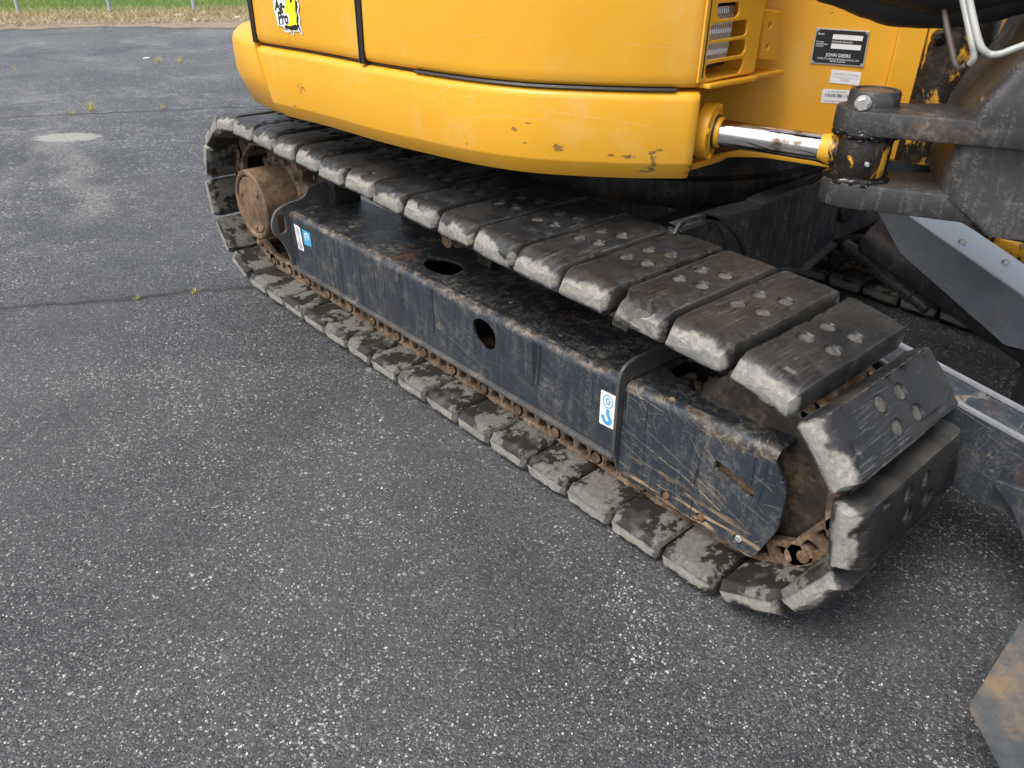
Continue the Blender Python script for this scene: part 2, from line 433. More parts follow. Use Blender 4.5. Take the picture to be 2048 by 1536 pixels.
# ---- rubber track pads: local x = across the track, y = along it, z = inner face (0) to tread (.06)
g = G('rubber'); tc = g.co(); rn = g.rnd()
c = g.vadd(tc, g.com(g.m('MULTIPLY', rn, 17.3), g.m('MULTIPLY', rn, 5.1), 0)); x, y, z = g.sep(tc)
n = g.noise(c, 14, 6, .68); nf = g.noise(c, 90, 5, .72)
col = g.mix(g.lin(n, .3, .7, 0, 1), (.010, .0105, .0115), (.028, .0285, .0295))
st = g.noise(g.map(c, (2.6, 60, 8)), 5, 5, .75)
stm = g.m('MULTIPLY', g.step(st, .52, .66), g.m('MULTIPLY', g.step(z, .055, .063), g.step(g.noise(c, 5, 4, .65), .42, .60)))
col = g.mix(g.m('MULTIPLY', stm, .65), col, (.19, .195, .20))
brown = g.m('MULTIPLY', g.step(g.noise(g.vadd(c, (1, 2, 3)), 6, 4, .6), .46, .62), g.step(z, .03, .05))
col = g.mix(g.m('MULTIPLY', brown, .5), col, (.040, .035, .028))
# worn dusty edges
pe = g.step(g.m('ADD', g.point(), g.lin(nf, .3, .7, -.04, .04)), .535, .60)
col = g.mix(g.m('MULTIPLY', pe, .55), col, (.25, .24, .21))
side = g.m('MULTIPLY', g.step(g.m('ABSOLUTE', y), .058, .066), g.step(g.noise(c, 9, 4, .6), .40, .6))
col = g.mix(g.m('MULTIPLY', side, .40), col, (.085, .076, .060))
# pale dried mud on the outer end and chipped lower sides
nl = g.noise(c, 9, 4, .6)
endm = g.m('MULTIPLY', g.step(g.m('ADD', x, g.lin(n, .3, .7, -.014, .014)), .022, .008), g.step(g.m('ADD', z, g.lin(nl, .3, .7, -.030, .022)), .056, .044))
endm2 = g.m('MULTIPLY', g.step(g.m('ADD', x, g.lin(n, .3, .7, -.03, .03)), .40, .44), g.step(z, .052, .044))
mudc = g.mix(g.lin(nf, .3, .7, 0, 1), (.17, .162, .138), (.36, .345, .30))
mudc = g.mix(g.m('MULTIPLY', g.step(g.m('ADD', z, g.lin(n, .3, .7, -.012, .012)), .026, .014), .7), mudc, (.15, .16, .17))
mudc = g.mix(g.step(g.noise(c, 26, 5, .7), .52, .66), mudc, (.19, .19, .19))
col = g.mix(g.m('MULTIPLY', g.m('MAXIMUM', endm, g.m('MULTIPLY', endm2, .7)), .92), col, mudc)
# inner faces: beige dry mud with black wet blotches
inm = g.step(z, .020, .014)
wet = g.step(g.m('ADD', g.m('MULTIPLY', g.noise(g.map(c, (1, 1.2, 1)), 8, 3, .5, .15), .62), g.m('MULTIPLY', g.noise(c, 38, 4, .7), .38)), .475, .515)
dry = g.mix(g.lin(nf, .3, .7, 0, 1), (.070, .066, .057), (.185, .175, .150))
dry = g.mix(g.m('MULTIPLY', g.step(g.noise(g.map(c, (12, 90, 1)), 1.0, 3, .6), .5, .66), .6), dry, (.10, .09, .075))
inc = g.mix(wet, dry, (.022, .020, .017))
grey = g.step(g.noise(g.vadd(c, (4, 1, 0)), 7, 3, .6), .55, .66)
inc = g.mix(g.m('MULTIPLY', grey, .6), inc, (.085, .085, .082))
col = g.mix(inm, col, inc)
hm = g.attr('mud')
hd = None
for (hx, hy) in ((-.045, .028), (.031, .025), (.05, -.027), (-.034, -.026)):
    ax_ = g.m('SUBTRACT', x, .225+hx); ay_ = g.m('SUBTRACT', y, hy)
    dd = g.m('SQRT', g.m('ADD', g.m('MULTIPLY', ax_, ax_), g.m('MULTIPLY', ay_, ay_)))
    hd = dd if hd is None else g.m('MINIMUM', hd, dd)
hd = g.m('ADD', hd, g.lin(nf, .3, .7, -.0014, .0014))
up_ = g.step(z, .025, .035)
rim = g.m('MULTIPLY', g.step(hd, .0200, .0178), up_)
col = g.mix(g.m('MULTIPLY', rim, .7), col, (.010, .010, .010))
hm = g.m('MAXIMUM', hm, g.m('MULTIPLY', g.m('MULTIPLY', g.step(hd, .0160, .0146), up_), g.lin(g.noise(c, 30, 3, .6), .35, .55, .35, 1)))
col = g.mix(hm, col, g.mix(g.lin(nf, .3, .7, 0, 1), (.055, .052, .045), (.15, .14, .118)))
muddy = g.m('MAXIMUM', g.m('MAXIMUM', endm, hm), g.m('MULTIPLY', inm, g.m('SUBTRACT', 1, wet)))
rgh = g.m('ADD', g.lin(n, .3, .7, .30, .48), g.m('MULTIPLY', muddy, .45))
bh = g.m('ADD', g.m('MULTIPLY', nf, .6), g.m('ADD', g.m('MULTIPLY', st, .35), g.m('MULTIPLY', muddy, .35)))
M['rubber'] = g.done(col, rgh, 0, g.bump(bh, .55, .0035), .45)


# ------------------------------------------------------------------ mesh helpers
def finish(me, ang=35):
    for p in me.polygons:
        p.use_smooth = True
    try:
        me.set_sharp_from_angle(angle=R(ang))
    except Exception:
        pass
    return me


def mk(name, me, mat, parent=None, M4=None, label=None):
    o = bpy.data.objects.new(name, me)
    COL.objects.link(o)
    if mat is not None and not me.materials:
        me.materials.append(M[mat])
    if parent is not None:
        o.parent = parent
    if M4 is not None:
        o.matrix_local = M4
    if label:
        o['label'] = label
    return o


def empty(name, parent=None, loc=(0, 0, 0)):
    o = bpy.data.objects.new(name, None); COL.objects.link(o); o.location = loc
    o.empty_display_size = .1
    if parent is not None:
        o.parent = parent
    return o


def tag(o, label, cat=None, group=None, kind=None):
    if label: o['label'] = label
    if cat: o['category'] = cat
    if group: o['group'] = group
    if kind: o['kind'] = kind
    return o


class MB:                           # collects shapes into one mesh
    def __init__(s):
        s.v = []; s.f = []

    def add(s, v, f):
        b = len(s.v); s.v += [tuple(map(float, p)) for p in v]; s.f += [tuple(i+b for i in q) for q in f]
        return s

    def mesh(s, name='mesh', ang=35, doubles=False):
        me = bpy.data.meshes.new(name); me.from_pydata(s.v, [], s.f)
        bm = bmesh.new(); bm.from_mesh(me)
        if doubles:
            bmesh.ops.remove_doubles(bm, verts=bm.verts, dist=1e-5)
        bmesh.ops.recalc_face_normals(bm, faces=bm.faces)
        bm.to_mesh(me); bm.free()
        return finish(me, ang)

    def box(s, c, size, M3=None, bev=0):
        bm = bmesh.new(); bmesh.ops.create_cube(bm, size=1)
        for v in bm.verts:
            v.co = Vector((v.co.x*size[0], v.co.y*size[1], v.co.z*size[2]))
        if bev:
            bmesh.ops.bevel(bm, geom=bm.edges[:], offset=bev, segments=2, profile=.5, affect='EDGES')
        return s.bm(bm, c, M3)

    def bm(s, bm, c=(0, 0, 0), M3=None):
        bm.verts.index_update(); bm.verts.ensure_lookup_table()
        vs = []
        for v in bm.verts:
            p = v.co.copy()
            if M3 is not None:
                p = M3 @ p
            vs.append((p.x+c[0], p.y+c[1], p.z+c[2]))
        s.add(vs, [[v.index for v in f.verts] for f in bm.faces]); bm.free()
        return s

    def lathe(s, prof, p0, axis, seg=32, cap=True):
        # prof: [(t along axis, radius)], closed end caps
        ax = Vector(axis).normalized(); a = ax.orthogonal().normalized(); b = ax.cross(a)
        vs, fs = [], []
        for t, r in prof:
            for k in range(seg):
                an = 2*math.pi*k/seg
                vs.append(Vector(p0)+ax*t+(a*math.cos(an)+b*math.sin(an))*r)
        for i in range(len(prof)-1):
            for k in range(seg):
                k2 = (k+1) % seg
                fs.append((i*seg+k, i*seg+k2, (i+1)*seg+k2, (i+1)*seg+k))
        if cap:
            fs.append(tuple(range(seg-1, -1, -1))); fs.append(tuple(range((len(prof)-1)*seg, len(prof)*seg)))
        return s.add(vs, fs)

    def tube(s, pts, r, seg=12, cap=True):
        pts = [Vector(p) for p in pts]; n = len(pts)
        rr = r if isinstance(r, (list, tuple)) else [r]*n
        vs, fs = [], []; prev = None
        for i, p in enumerate(pts):
            t = (pts[min(i+1, n-1)]-pts[max(i-1, 0)]).normalized()
            if prev is None:
                a = t.orthogonal().normalized()
            else:
                a = (prev-t*prev.dot(t)).normalized()
            prev = a; b = t.cross(a)
            for k in range(seg):
                an = 2*math.pi*k/seg
                vs.append(p+(a*math.cos(an)+b*math.sin(an))*rr[i])
        for i in range(n-1):
            for k in range(seg):
                k2 = (k+1) % seg
                fs.append((i*seg+k, i*seg+k2, (i+1)*seg+k2, (i+1)*seg+k))
        if cap:
            fs.append(tuple(range(seg-1, -1, -1))); fs.append(tuple(range((n-1)*seg, n*seg)))
        return s.add(vs, fs)

    def grid(s, P, closed_u=False):  # P[i][j]
        nu, nv = len(P), len(P[0]); vs = [p for row in P for p in row]; fs = []
        for i in range(nu-1 if not closed_u else nu):
            i2 = (i+1) % nu
            for j in range(nv-1):
                fs.append((i*nv+j, i*nv+j+1, i2*nv+j+1, i2*nv+j))
        return s.add(vs, fs)


def smooth_path(pts, n=8, closed=False):      # Catmull-Rom
    P = [np.array(p, float) for p in pts]; out = []
    m = len(P)
    rng = range(m if closed else m-1)
    for i in rng:
        if closed:
            a, b, c_, d = P[i-1], P[i], P[(i+1) % m], P[(i+2) % m]
        else:
            a = P[i-1] if i else 2*P[0]-P[1]; b = P[i]; c_ = P[i+1]; d = P[i+2] if i+2 < m else 2*P[-1]-P[-2]
        for k in range(n):
            t = k/n
            out.append(.5*((2*b)+(c_-a)*t+(2*a-5*b+4*c_-d)*t*t+(3*b-a-3*c_+d)*t**3))
    if not closed:
        out.append(P[-1])
    return out


def rpoly(pts, r, seg=5):            # polygon with rounded corners
    P = [Vector((p[0], p[1])) for p in pts]; out = []; n = len(P)
    rs = r if isinstance(r, (list, tuple)) else [r]*n
    for i in range(n):
        a, b, c_ = P[i-1], P[i], P[(i+1) % n]
        d1 = (a-b); d2 = (c_-b); rr = min(rs[i], d1.length*.49, d2.length*.49)
        if rr <= 1e-6:
            out.append(tuple(b)); continue
        p1 = b+d1.normalized()*rr; p2 = b+d2.normalized()*rr
        for k in range(seg+1):
            t = k/seg
            out.append(tuple(p1*(1-t)**2+b*2*t*(1-t)+p2*t*t))
    return out


def circ(cx, cy, r, n=20, ry=None):
    return [(cx+r*math.cos(2*math.pi*k/n), cy+(ry or r)*math.sin(2*math.pi*k/n)) for k in range(n)]


def plate_mesh(outer, holes=(), thick=.01, bev=.0015):
    cu = bpy.data.curves.new('plate', 'CURVE'); cu.dimensions = '2D'; cu.fill_mode = 'BOTH'
    cu.extrude = max(thick/2-bev, 0); cu.bevel_depth = bev; cu.bevel_resolution = 1; cu.offset = -bev
    for pts in [outer]+list(holes):
        sp = cu.splines.new('POLY'); sp.points.add(len(pts)-1); sp.use_cyclic_u = True
        for q, p in zip(sp.points, pts):
            q.co = (p[0], p[1], 0, 1)
    o = bpy.data.objects.new('plate', cu)
    me = bpy.data.meshes.new_from_object(o)
    bpy.data.objects.remove(o); bpy.data.curves.remove(cu)
    me.materials.clear()
    return finish(me, 30)


def XM(x):   # local (y, z) plane at x
    return Matrix(((0, 0, 1, x), (1, 0, 0, 0), (0, 1, 0, 0), (0, 0, 0, 1)))


def YM(y):   # local (x, z) plane at y
    return Matrix(((1, 0, 0, 0), (0, 0, -1, y), (0, 1, 0, 0), (0, 0, 0, 1)))


def ZM(z):
    return Matrix.Translation((0, 0, z))


def apply(me, M4):
    me.transform(M4)
    return me


def text_mesh(s, size, align='LEFT', bold=0.0):
    cu = bpy.data.curves.new('txt', 'FONT'); cu.body = s; cu.size = size; cu.align_x = align; cu.offset = bold
    cu.resolution_u = 3
    o = bpy.data.objects.new('txt', cu); me = bpy.data.meshes.new_from_object(o)
    bpy.data.objects.remove(o); bpy.data.curves.remove(cu); me.materials.clear()
    return me


def frame3(origin, xdir, ydir):      # 4x4 with local x, y along given dirs
    X = Vector(xdir).normalized(); Y = Vector(ydir); Y = (Y-X*Y.dot(X)).normalized(); Z = X.cross(Y)
    return Matrix(((X.x, Y.x, Z.x, origin[0]), (X.y, Y.y, Z.y, origin[1]), (X.z, Y.z, Z.z, origin[2]), (0, 0, 0, 1)))


def nz(x, y, z):
    return mn.noise(Vector((x, y, z)))


def sstep(t, a, b):
    t = (t-a)/(b-a); t = 0 if t < 0 else 1 if t > 1 else t
    return t*t*(3-2*t)


# ================================================================== SETTING
FO = np.array([2.126, 14.29]); FE = np.array([.9345, -.356]); FN = np.array([.356, .9345])


def fence_xy(e, n):
    return FO+FE*e+FN*n


mb = MB(); S = 400
mb.add([(-S, -S, -.012), (S, -S, -.012), (S, S, -.012), (-S, S, -.012)], [(0, 1, 2, 3)])
tag(mk('lawn', mb.mesh(), 'lawn_soil'), 'flat mown green lawn beyond the asphalt lot', kind='structure')
# asphalt sheet with an irregular far edge
rnd = random.Random(3)
edge = []
for k in range(241):
    e = -30+k*.25
    nn = -2.05+.42*nz(e*.55, 3.3, 0)+.16*nz(e*2.1, 1.3, 4)-.35*sstep(e, 1.2, 3.2)
    edge.append(tuple(fence_xy(e, nn)))
mb = MB(); vs = [(x, y, 0) for x, y in edge]
vs += [(60, -40, 0), (-40, -40, 0)]
mb.add(vs, [tuple(range(len(vs)))])
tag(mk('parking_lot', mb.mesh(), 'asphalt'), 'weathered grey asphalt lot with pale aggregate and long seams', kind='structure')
# dirt verge: from just under the asphalt edge to the lawn
mb = MB(); A, B = [], []
for k in range(241):
    e = -30+k*.25
    nn = -2.05+.42*nz(e*.55, 3.3, 0)+.16*nz(e*2.1, 1.3, 4)-.35*sstep(e, 1.2, 3.2)
    A.append((*fence_xy(e, nn-.25-.2*nz(e*3, 0, 9)), .005)); B.append((*fence_xy(e, .55+.15*nz(e*1.7, 5, 0)), .006))
mb.grid([A, B])
tag(mk('dirt_verge', mb.mesh(), 'verge_soil'), 'strip of bare tan dirt between asphalt and lawn', kind='structure')


def blades(name, mat, n, efn, hmin, hmax, wd, label, cat, seed, lean=.5):
    rg = np.random.default_rng(seed)
    e, nn, keep = efn(rg, n)
    e, nn = e[keep], nn[keep]; n = len(e)
    x = FO[0]+FE[0]*e+FN[0]*nn; y = FO[1]+FE[1]*e+FN[1]*nn
    h = rg.uniform(hmin, hmax, n); a = rg.uniform(0, 2*np.pi, n); b = rg.uniform(0, 2*np.pi, n)
    l = h*rg.uniform(.1, lean*1.6, n)
    w2 = rg.uniform(.6, 1.4, n)*wd
    V = np.zeros((n, 3, 3))
    V[:, 0] = np.stack([x-np.cos(a)*w2, y-np.sin(a)*w2, 0*x], 1)
    V[:, 1] = np.stack([x+np.cos(a)*w2, y+np.sin(a)*w2, 0*x], 1)
    V[:, 2] = np.stack([x+np.cos(b)*l, y+np.sin(b)*l, h], 1)
    me = bpy.data.meshes.new(name)
    me.from_pydata(V.reshape(-1, 3).tolist(), [], np.arange(3*n).reshape(-1, 3).tolist())
    at_ = me.attributes.new('tone', 'FLOAT', 'POINT')
    t = np.clip(rg.normal(.45, .2, n), 0, 1); t3 = np.stack([t*.6, t*.6, np.clip(t*1.15, 0, 1)], 1).ravel()
    at_.data.foreach_set('value', t3.astype(np.float32))
    return tag(mk(name, me, mat), label, cat, kind='stuff')


def f_green(rg, n):
    e = rg.uniform(-5, 9, n); nn = .25+rg.uniform(0, 1, n)**1.3*9
    return e, nn, np.ones(n, bool)


def f_dry(rg, n):
    e = rg.uniform(-4, 7, n); nn = rg.uniform(-1.9, .75, n)
    p = np.array([.25+.75*sstep(b_, -1.2, -.2)+.5*nz(a_*1.5, b_*1.5, 2) for a_, b_ in zip(e, nn)])
    return e, nn, rg.uniform(0, 1, n) < p


blades('grass', 'green_blades', 90000, f_green, .04, .11, .006, 'short green lawn grass behind the fence posts', 'grass', 1)
blades('dry_grass', 'dry_blades', 34000, f_dry, .02, .11, .009, 'pale dead grass and straw lying along the dirt verge', 'dry grass', 2, 1.3)

# fence posts (only their feet and lower halves stand in view)
def post_mesh():
    mb = MB()
    mb.lathe([(-.05, .030), (1.52, .030), (1.53, .036), (1.56, .034), (1.585, .018), (1.59, .004)], (0, 0, 0), (0, 0, 1), 18)
    return mb.mesh()


def post_collar():
    mb = MB(); mb.lathe([(0, .05), (.012, .046), (.02, .034)], (0, 0, 0), (0, 0, 1), 14)
    return mb.mesh()


pm, pc = post_mesh(), post_collar()
for (px, py, lb) in ((40, 32, 'round galvanized fence post at the lawn, farthest from the excavator'), (222, 28, 'round galvanized fence post at the lawn, between the two others'), (390, 26, 'round galvanized fence post at the lawn, closest to the excavator')):
    p = at(px, py, 'z', 0)
    e = tag(empty('fence_post', None, (p[0], p[1], 0.0)), lb, 'post', 'fence posts along the lawn')
    mk('pipe', pm, 'galvanized_post', e); mk('footing', pc, 'dry_mud', e)

# loose pale chips bedded in the asphalt surface: real relief near the camera
def chips():
    rg = np.random.default_rng(5); P = []
    def cluster(px, py, sx, sy, n, rmin, rmax):
        q = at(px, py, 'z', 0)
        for _ in range(n):
            P.append((q[0]+rg.normal(0, sx), q[1]+rg.normal(0, sy), rg.uniform(rmin, rmax)))
    for k in range(26):
        t = k/25; cluster(1235+75*t+rg.normal(0, 10), 1165+190*t, .026, .022, 9, .0014, .0038)
    for px, py, n in ((1080, 1425, 60), (1200, 1425, 50), (700, 1290, 60), (560, 1190, 70), (200, 1130, 70), (330, 1420, 60), (900, 1480, 60), (860, 1010, 60), (420, 900, 80), (120, 1380, 60), (1420, 1330, 40), (1740, 1300, 25), (600, 780, 70), (250, 760, 80), (640, 1450, 80), (480, 1040, 70)):
        cluster(px, py, .06, .06, n, .0014, .0036)
    for _ in range(7000):
        px, py = rg.uniform(-40, 1980), rg.uniform(640, 1560); q = at(px, py, 'z', 0)
        if q[0] > -.02 and q[1] > -1.62: continue
        P.append((q[0], q[1], rg.uniform(.0010, .0026)))
    V, F, T_ = [], [], []
    for (x, y, r) in P:
        a0 = rg.uniform(0, 6.28); n = 5; b = len(V); asp = rg.uniform(.6, 1.0); rot = rg.uniform(0, 3.14)
        def pt(a, rr, z):
            u, v = rr*math.cos(a), rr*math.sin(a)*asp
            return (x+u*math.cos(rot)-v*math.sin(rot), y+u*math.sin(rot)+v*math.cos(rot), z)
        for k in range(n): V.append(pt(a0+k*1.2566+rg.uniform(-.25, .25), r*rg.uniform(.8, 1.2), -.0005))
        for k in range(n): V.append(pt(a0+k*1.2566+rg.uniform(-.2, .2), r*rg.uniform(.5, .8), r*rg.uniform(.35, .75)))
        for k in range(n): F.append((b+k, b+(k+1) % n, b+n+(k+1) % n, b+n+k))
        F.append(tuple(b+n+k for k in range(n))); t = rg.uniform(0, 1); T_ += [t]*(2*n)
    me = bpy.data.meshes.new('chips'); me.from_pydata(V, [], F)
    a_ = me.attributes.new('tone', 'FLOAT', 'POINT'); a_.data.foreach_set('value', T_)
    return tag(mk('stone_chips', me, 'chip_stone'), 'small pale stone chips scattered over the worn asphalt', 'gravel', kind='stuff')


chips()

# pale stones on the verge, a paper scrap on the lot
def pebble(name, px, py, r, label, cat, seed, flat=.6, mat='pale_stone', grp=None):
    rg = random.Random(seed); q = at(px, py, 'z', 0); bm = bmesh.new(); bmesh.ops.create_icosphere(bm, subdivisions=2, radius=r)
    for v in bm.verts:
        v.co *= 1+.45*mn.noise(v.co/r*1.3+Vector((seed*3.1, 0, 0))); v.co.z *= flat; v.co.x *= 1.4
    mb = MB(); mb.bm(bm); o = mk(name, mb.mesh(ang=30), mat); o.location = (q[0], q[1], r*flat*.6); o.rotation_euler.z = rg.uniform(0, 3)
    return tag(o, label, cat, grp)


pebble('stone', 355, 33, .055, 'larger pale stone on the dirt verge near the fence posts', 'stone', 1, .5, grp='stones on the verge')
pebble('stone', 392, 41, .030, 'small pale stone at the asphalt edge of the dirt verge', 'stone', 2, .5, grp='stones on the verge')
pebble('stone', 476, 36, .050, 'pale stone on the verge right beside the counterweight', 'stone', 3, .4, grp='stones on the verge')
pebble('paper_scrap', 293, 116, .035, 'flat white scrap lying on the asphalt beside two weeds', 'litter', 4, .12, 'sticker_white')

# weeds in the seams
def weed(px, py, nb, hmax, spread, label, seed, grp=None):
    rg = random.Random(seed); p = at(px, py, 'z', 0)
    mb = MB(); tones = []
    for k in range(nb):
        a = rg.uniform(0, 6.28); r0 = abs(rg.gauss(0, spread*.35)); bx, by = r0*math.cos(a), r0*math.sin(a)*.5
        h = rg.uniform(.35, 1)*hmax; b = rg.uniform(0, 6.28); l = rg.uniform(.2, 1.0)*h; w_ = rg.uniform(.0008, .0017)*(1+hmax*4)
        cs, sn = math.cos(b+1.57)*w_, math.sin(b+1.57)*w_
        mx, my = bx+math.cos(b)*l*.4, by+math.sin(b)*l*.4
        mb.add([(bx-cs, by-sn, 0), (bx+cs, by+sn, 0), (mx+cs*.7, my+sn*.7, h*.6), (mx-cs*.7, my-sn*.7, h*.6), (bx+math.cos(b)*l, by+math.sin(b)*l, h)],
               [(0, 1, 2, 3), (3, 2, 4)])
        t = min(1, max(0, rg.gauss(.55, .2))); tones += [t*.6]*2+[t]*2+[min(1, t*1.3)]
    me = bpy.data.meshes.new('weed'); me.from_pydata(mb.v, [], mb.f)
    at_ = me.attributes.new('tone', 'FLOAT', 'POINT'); at_.data.foreach_set('value', tones)
    o = mk('weed_tuft', me, 'weed_blades'); o.location = (p[0], p[1], .001)
    return tag(o, label, 'weed', 'weeds growing in the asphalt')


weed(318, 125, 34, .10, .07, 'yellow weed tuft on the open asphalt, left one of a close pair', 1)
weed(360, 125, 30, .09, .07, 'yellow weed tuft on the open asphalt, right one of a close pair', 2)
weed(182, 222, 30, .10, .06, 'tallest greenish weed sprouting from the far asphalt seam', 3)
weed(147, 229, 18, .04, .06, 'tiny yellow weed in the far seam next to a taller one', 4)
weed(325, 217, 22, .05, .09, 'low dry weed in the far seam toward the excavator', 5)
weed(30, 140, 14, .05, .06, 'lone small weed on the asphalt short of the dirt verge', 6)
weed(275, 598, 18, .020, .04, 'flat yellow weed in the near seam farther from the track', 7)
weed(390, 586, 24, .022, .05, 'flat yellow weed in the near seam closer to the track', 8)

# ================================================================== EXCAVATOR
EX = tag(empty('excavator', None, (1.16, -.255, 0)), 'yellow tracked excavator with worn rubber track pads, parked on the asphalt', 'excavator')
INV = Matrix.Translation((-1.16, .255, 0))


def part(name, me, mat, label=None, parent=None):      # mesh in world coordinates -> part of the excavator
    if parent is None:
        o = mk(name, me, mat, EX, INV.copy())
    else:
        o = mk(name, me, mat, parent)
    if label:
        o['label'] = label
    return o


# ---------------------------------------------------------------- tracks
T, DP, NP, W = .068, .0645, 40, .45
CR, RR, CF, RF = np.array([.855, .352]), .352, np.array([-1.391, .310]), .310
def loop_points():
    rr, rf = RR-DP, RF-DP
    e = CF-CR; D = np.linalg.norm(e); e = e/D
    n0 = np.array([0., -1.]); n1 = 2*(n0@e)*e-n0
    pts = []
    a0 = math.atan2(n1[1], n1[0])
    pts += [CR+n1*rr+(CF+n1*rf-CR-n1*rr)*t for t in np.linspace(0, 1, 300)]
    for a in np.linspace(a0, 1.5*math.pi, 160)[1:]:            # front arc: through -y
        pts.append(CF+rf*np.array([math.cos(a), math.sin(a)]))
    pts += [np.array([CF[0]+(CR[0]-CF[0])*t, DP]) for t in np.linspace(0, 1, 300)[1:]]
    for a in np.linspace(-.5*math.pi, a0, 160)[1:]:
        pts.append(CR+rr*np.array([math.cos(a), math.sin(a)]))
    return np.array(pts)


LP = loop_points()
SEG = np.linalg.norm(np.diff(LP, axis=0), axis=1); CUM = np.concatenate([[0], np.cumsum(SEG)]); LL = CUM[-1]
PITCH = LL/NP


def on_loop(s):
    s = s % LL
    return np.array([np.interp(s, CUM, LP[:, 0]), np.interp(s, CUM, LP[:, 1])])


s14 = float(np.interp(1.282, -LP[:300, 0], CUM[:300]))
print('track pitch', PITCH)


def pad_mesh(seed, hi=True, chip=0):
    rg = random.Random(seed*7+1)
    nt_ = 31 if hi else 11; ni = 11 if hi else 7
    xs = []
    for t in np.linspace(0, 1, 9 if hi else 5):
        xs.append(.045*t**1.4)
    nx = 76 if hi else 8
    xs = xs[:-1]+list(np.linspace(.045, W-.045, nx))+[W-.045*t**1.4 for t in np.linspace(1, 0, 9 if hi else 5)[1:]]
    holes = [(-.045, .028), (.031, .025), (.05, -.027), (-.034, -.026)]
    hs_ = [(W/2+a, b, .0168, rg.uniform(.004, .008)) for a, b in holes]
    depth_end = rg.uniform(.8, 1.35); ph = rg.uniform(0, 50); dtl = rg.uniform(-.0025, .0015)
    rows = []; mud = []
    for x in xs:
        d = min(x, W-x)
        e = min(1, d/(.036*depth_end))
        wt = .044+.024*(1-(1-e)**2.0)
        tl = .0640+dtl
        if d < .03:
            tl -= .009*(1-d/.03)**1.5
        wi = .012*(1-d/.014) if d < .014 else 0
        sl_ = [(tl+.0030, wt-.0030), (tl+.0060, wt-.010), (tl+.0085, wt-.021), (tl+.0105, wt-.034 if e > .6 else max(.012, wt-.034)), (tl+.0100, wi+.012)]
        row = []
        for k in range(nt_):
            u = -1+2*k/(nt_-1); yy = u*tl
            row.append([x, yy, wt-.0016*u*u-(.0012 if abs(u) > .99 else 0), 1])
        for (yy, zz) in sl_:
            row.append([x, yy, zz, 0])
        for k in range(ni):
            u = 1-2*k/(ni-1); row.append([x, u*(tl+.005), wi+(.0035 if abs(u) > .9 and d > .03 else 0), 0])
        for (yy, zz) in sl_[::-1]:
            row.append([x, -yy, zz, 0])
        for p in row:
            X, Y, Z, tr = p
            m_ = 0
            if hi:
                q = nz(X*9+ph, Y*9, Z*9)*.0018+nz(X*55+ph, Y*55, Z*55)*.0007
                if tr:
                    for hx, hy, hr, hd in hs_:
                        r_ = math.hypot((X-hx)*.92, Y-hy)
                        if r_ < hr*1.35:
                            k = 1-sstep(r_, hr*.82, hr*1.08)
                            Z -= hd*k
                    Z += q
                    # wear scallops along tread edges
                    ee = (tl-abs(Y))
                    if ee < .02 or d < .05:
                        Z -= max(0, nz(X*34+ph, Y*34+9, 3)-.12)*.010
                else:
                    Y += q*1.5
                if d < .05:
                    X += nz(X*30+ph, Y*45, Z*45)*.0022
                    Z += nz(X*20+ph*2, Y*24, 5)*.0016
                if chip and X < .075 and Z > .012:
                    c1 = sstep(nz(Y*18+3.1, Z*25, X*20+chip)+.35*(1-X/.075)-.12+Y*3*chip, 0, .25)
                    Z -= .022*c1*(1-sstep(X, .045, .075)); X += .012*c1*(1-sstep(X, .03, .07))
                    if c1 > .5 and X < .065: m_ = max(m_, .55)
            p[0], p[1], p[2] = X, Y, Z; mud.append(m_)
        rows.append([tuple(p[:3]) for p in row])
    n = len(rows[0]); mb = MB()
    V = [p for r_ in rows for p in r_]; F = []
    for i in range(len(rows)-1):
        for j in range(n):
            j2 = (j+1) % n
            F.append((i*n+j, i*n+j2, (i+1)*n+j2, (i+1)*n+j))
    for base, rev in ((0, True), ((len(rows)-1)*n, False)):
        cx = np.mean([V[base+j] for j in range(n)], axis=0); ci = len(V)
        V.append((cx[0]+(-.002 if rev else .002), cx[1], cx[2])); mud.append(0)
        for j in range(n):
            j2 = (j+1) % n
            F.append((ci, base+j2, base+j) if rev else (ci, base+j, base+j2))
    me = bpy.data.meshes.new('track_pad'); me.from_pydata(V, [], F)
    bm = bmesh.new(); bm.from_mesh(me); bmesh.ops.recalc_face_normals(bm, faces=bm.faces); bm.to_mesh(me); bm.free()
    a_ = me.attributes.new('mud', 'FLOAT', 'POINT'); a_.data.foreach_set('value', mud)
    return finish(me, 28)


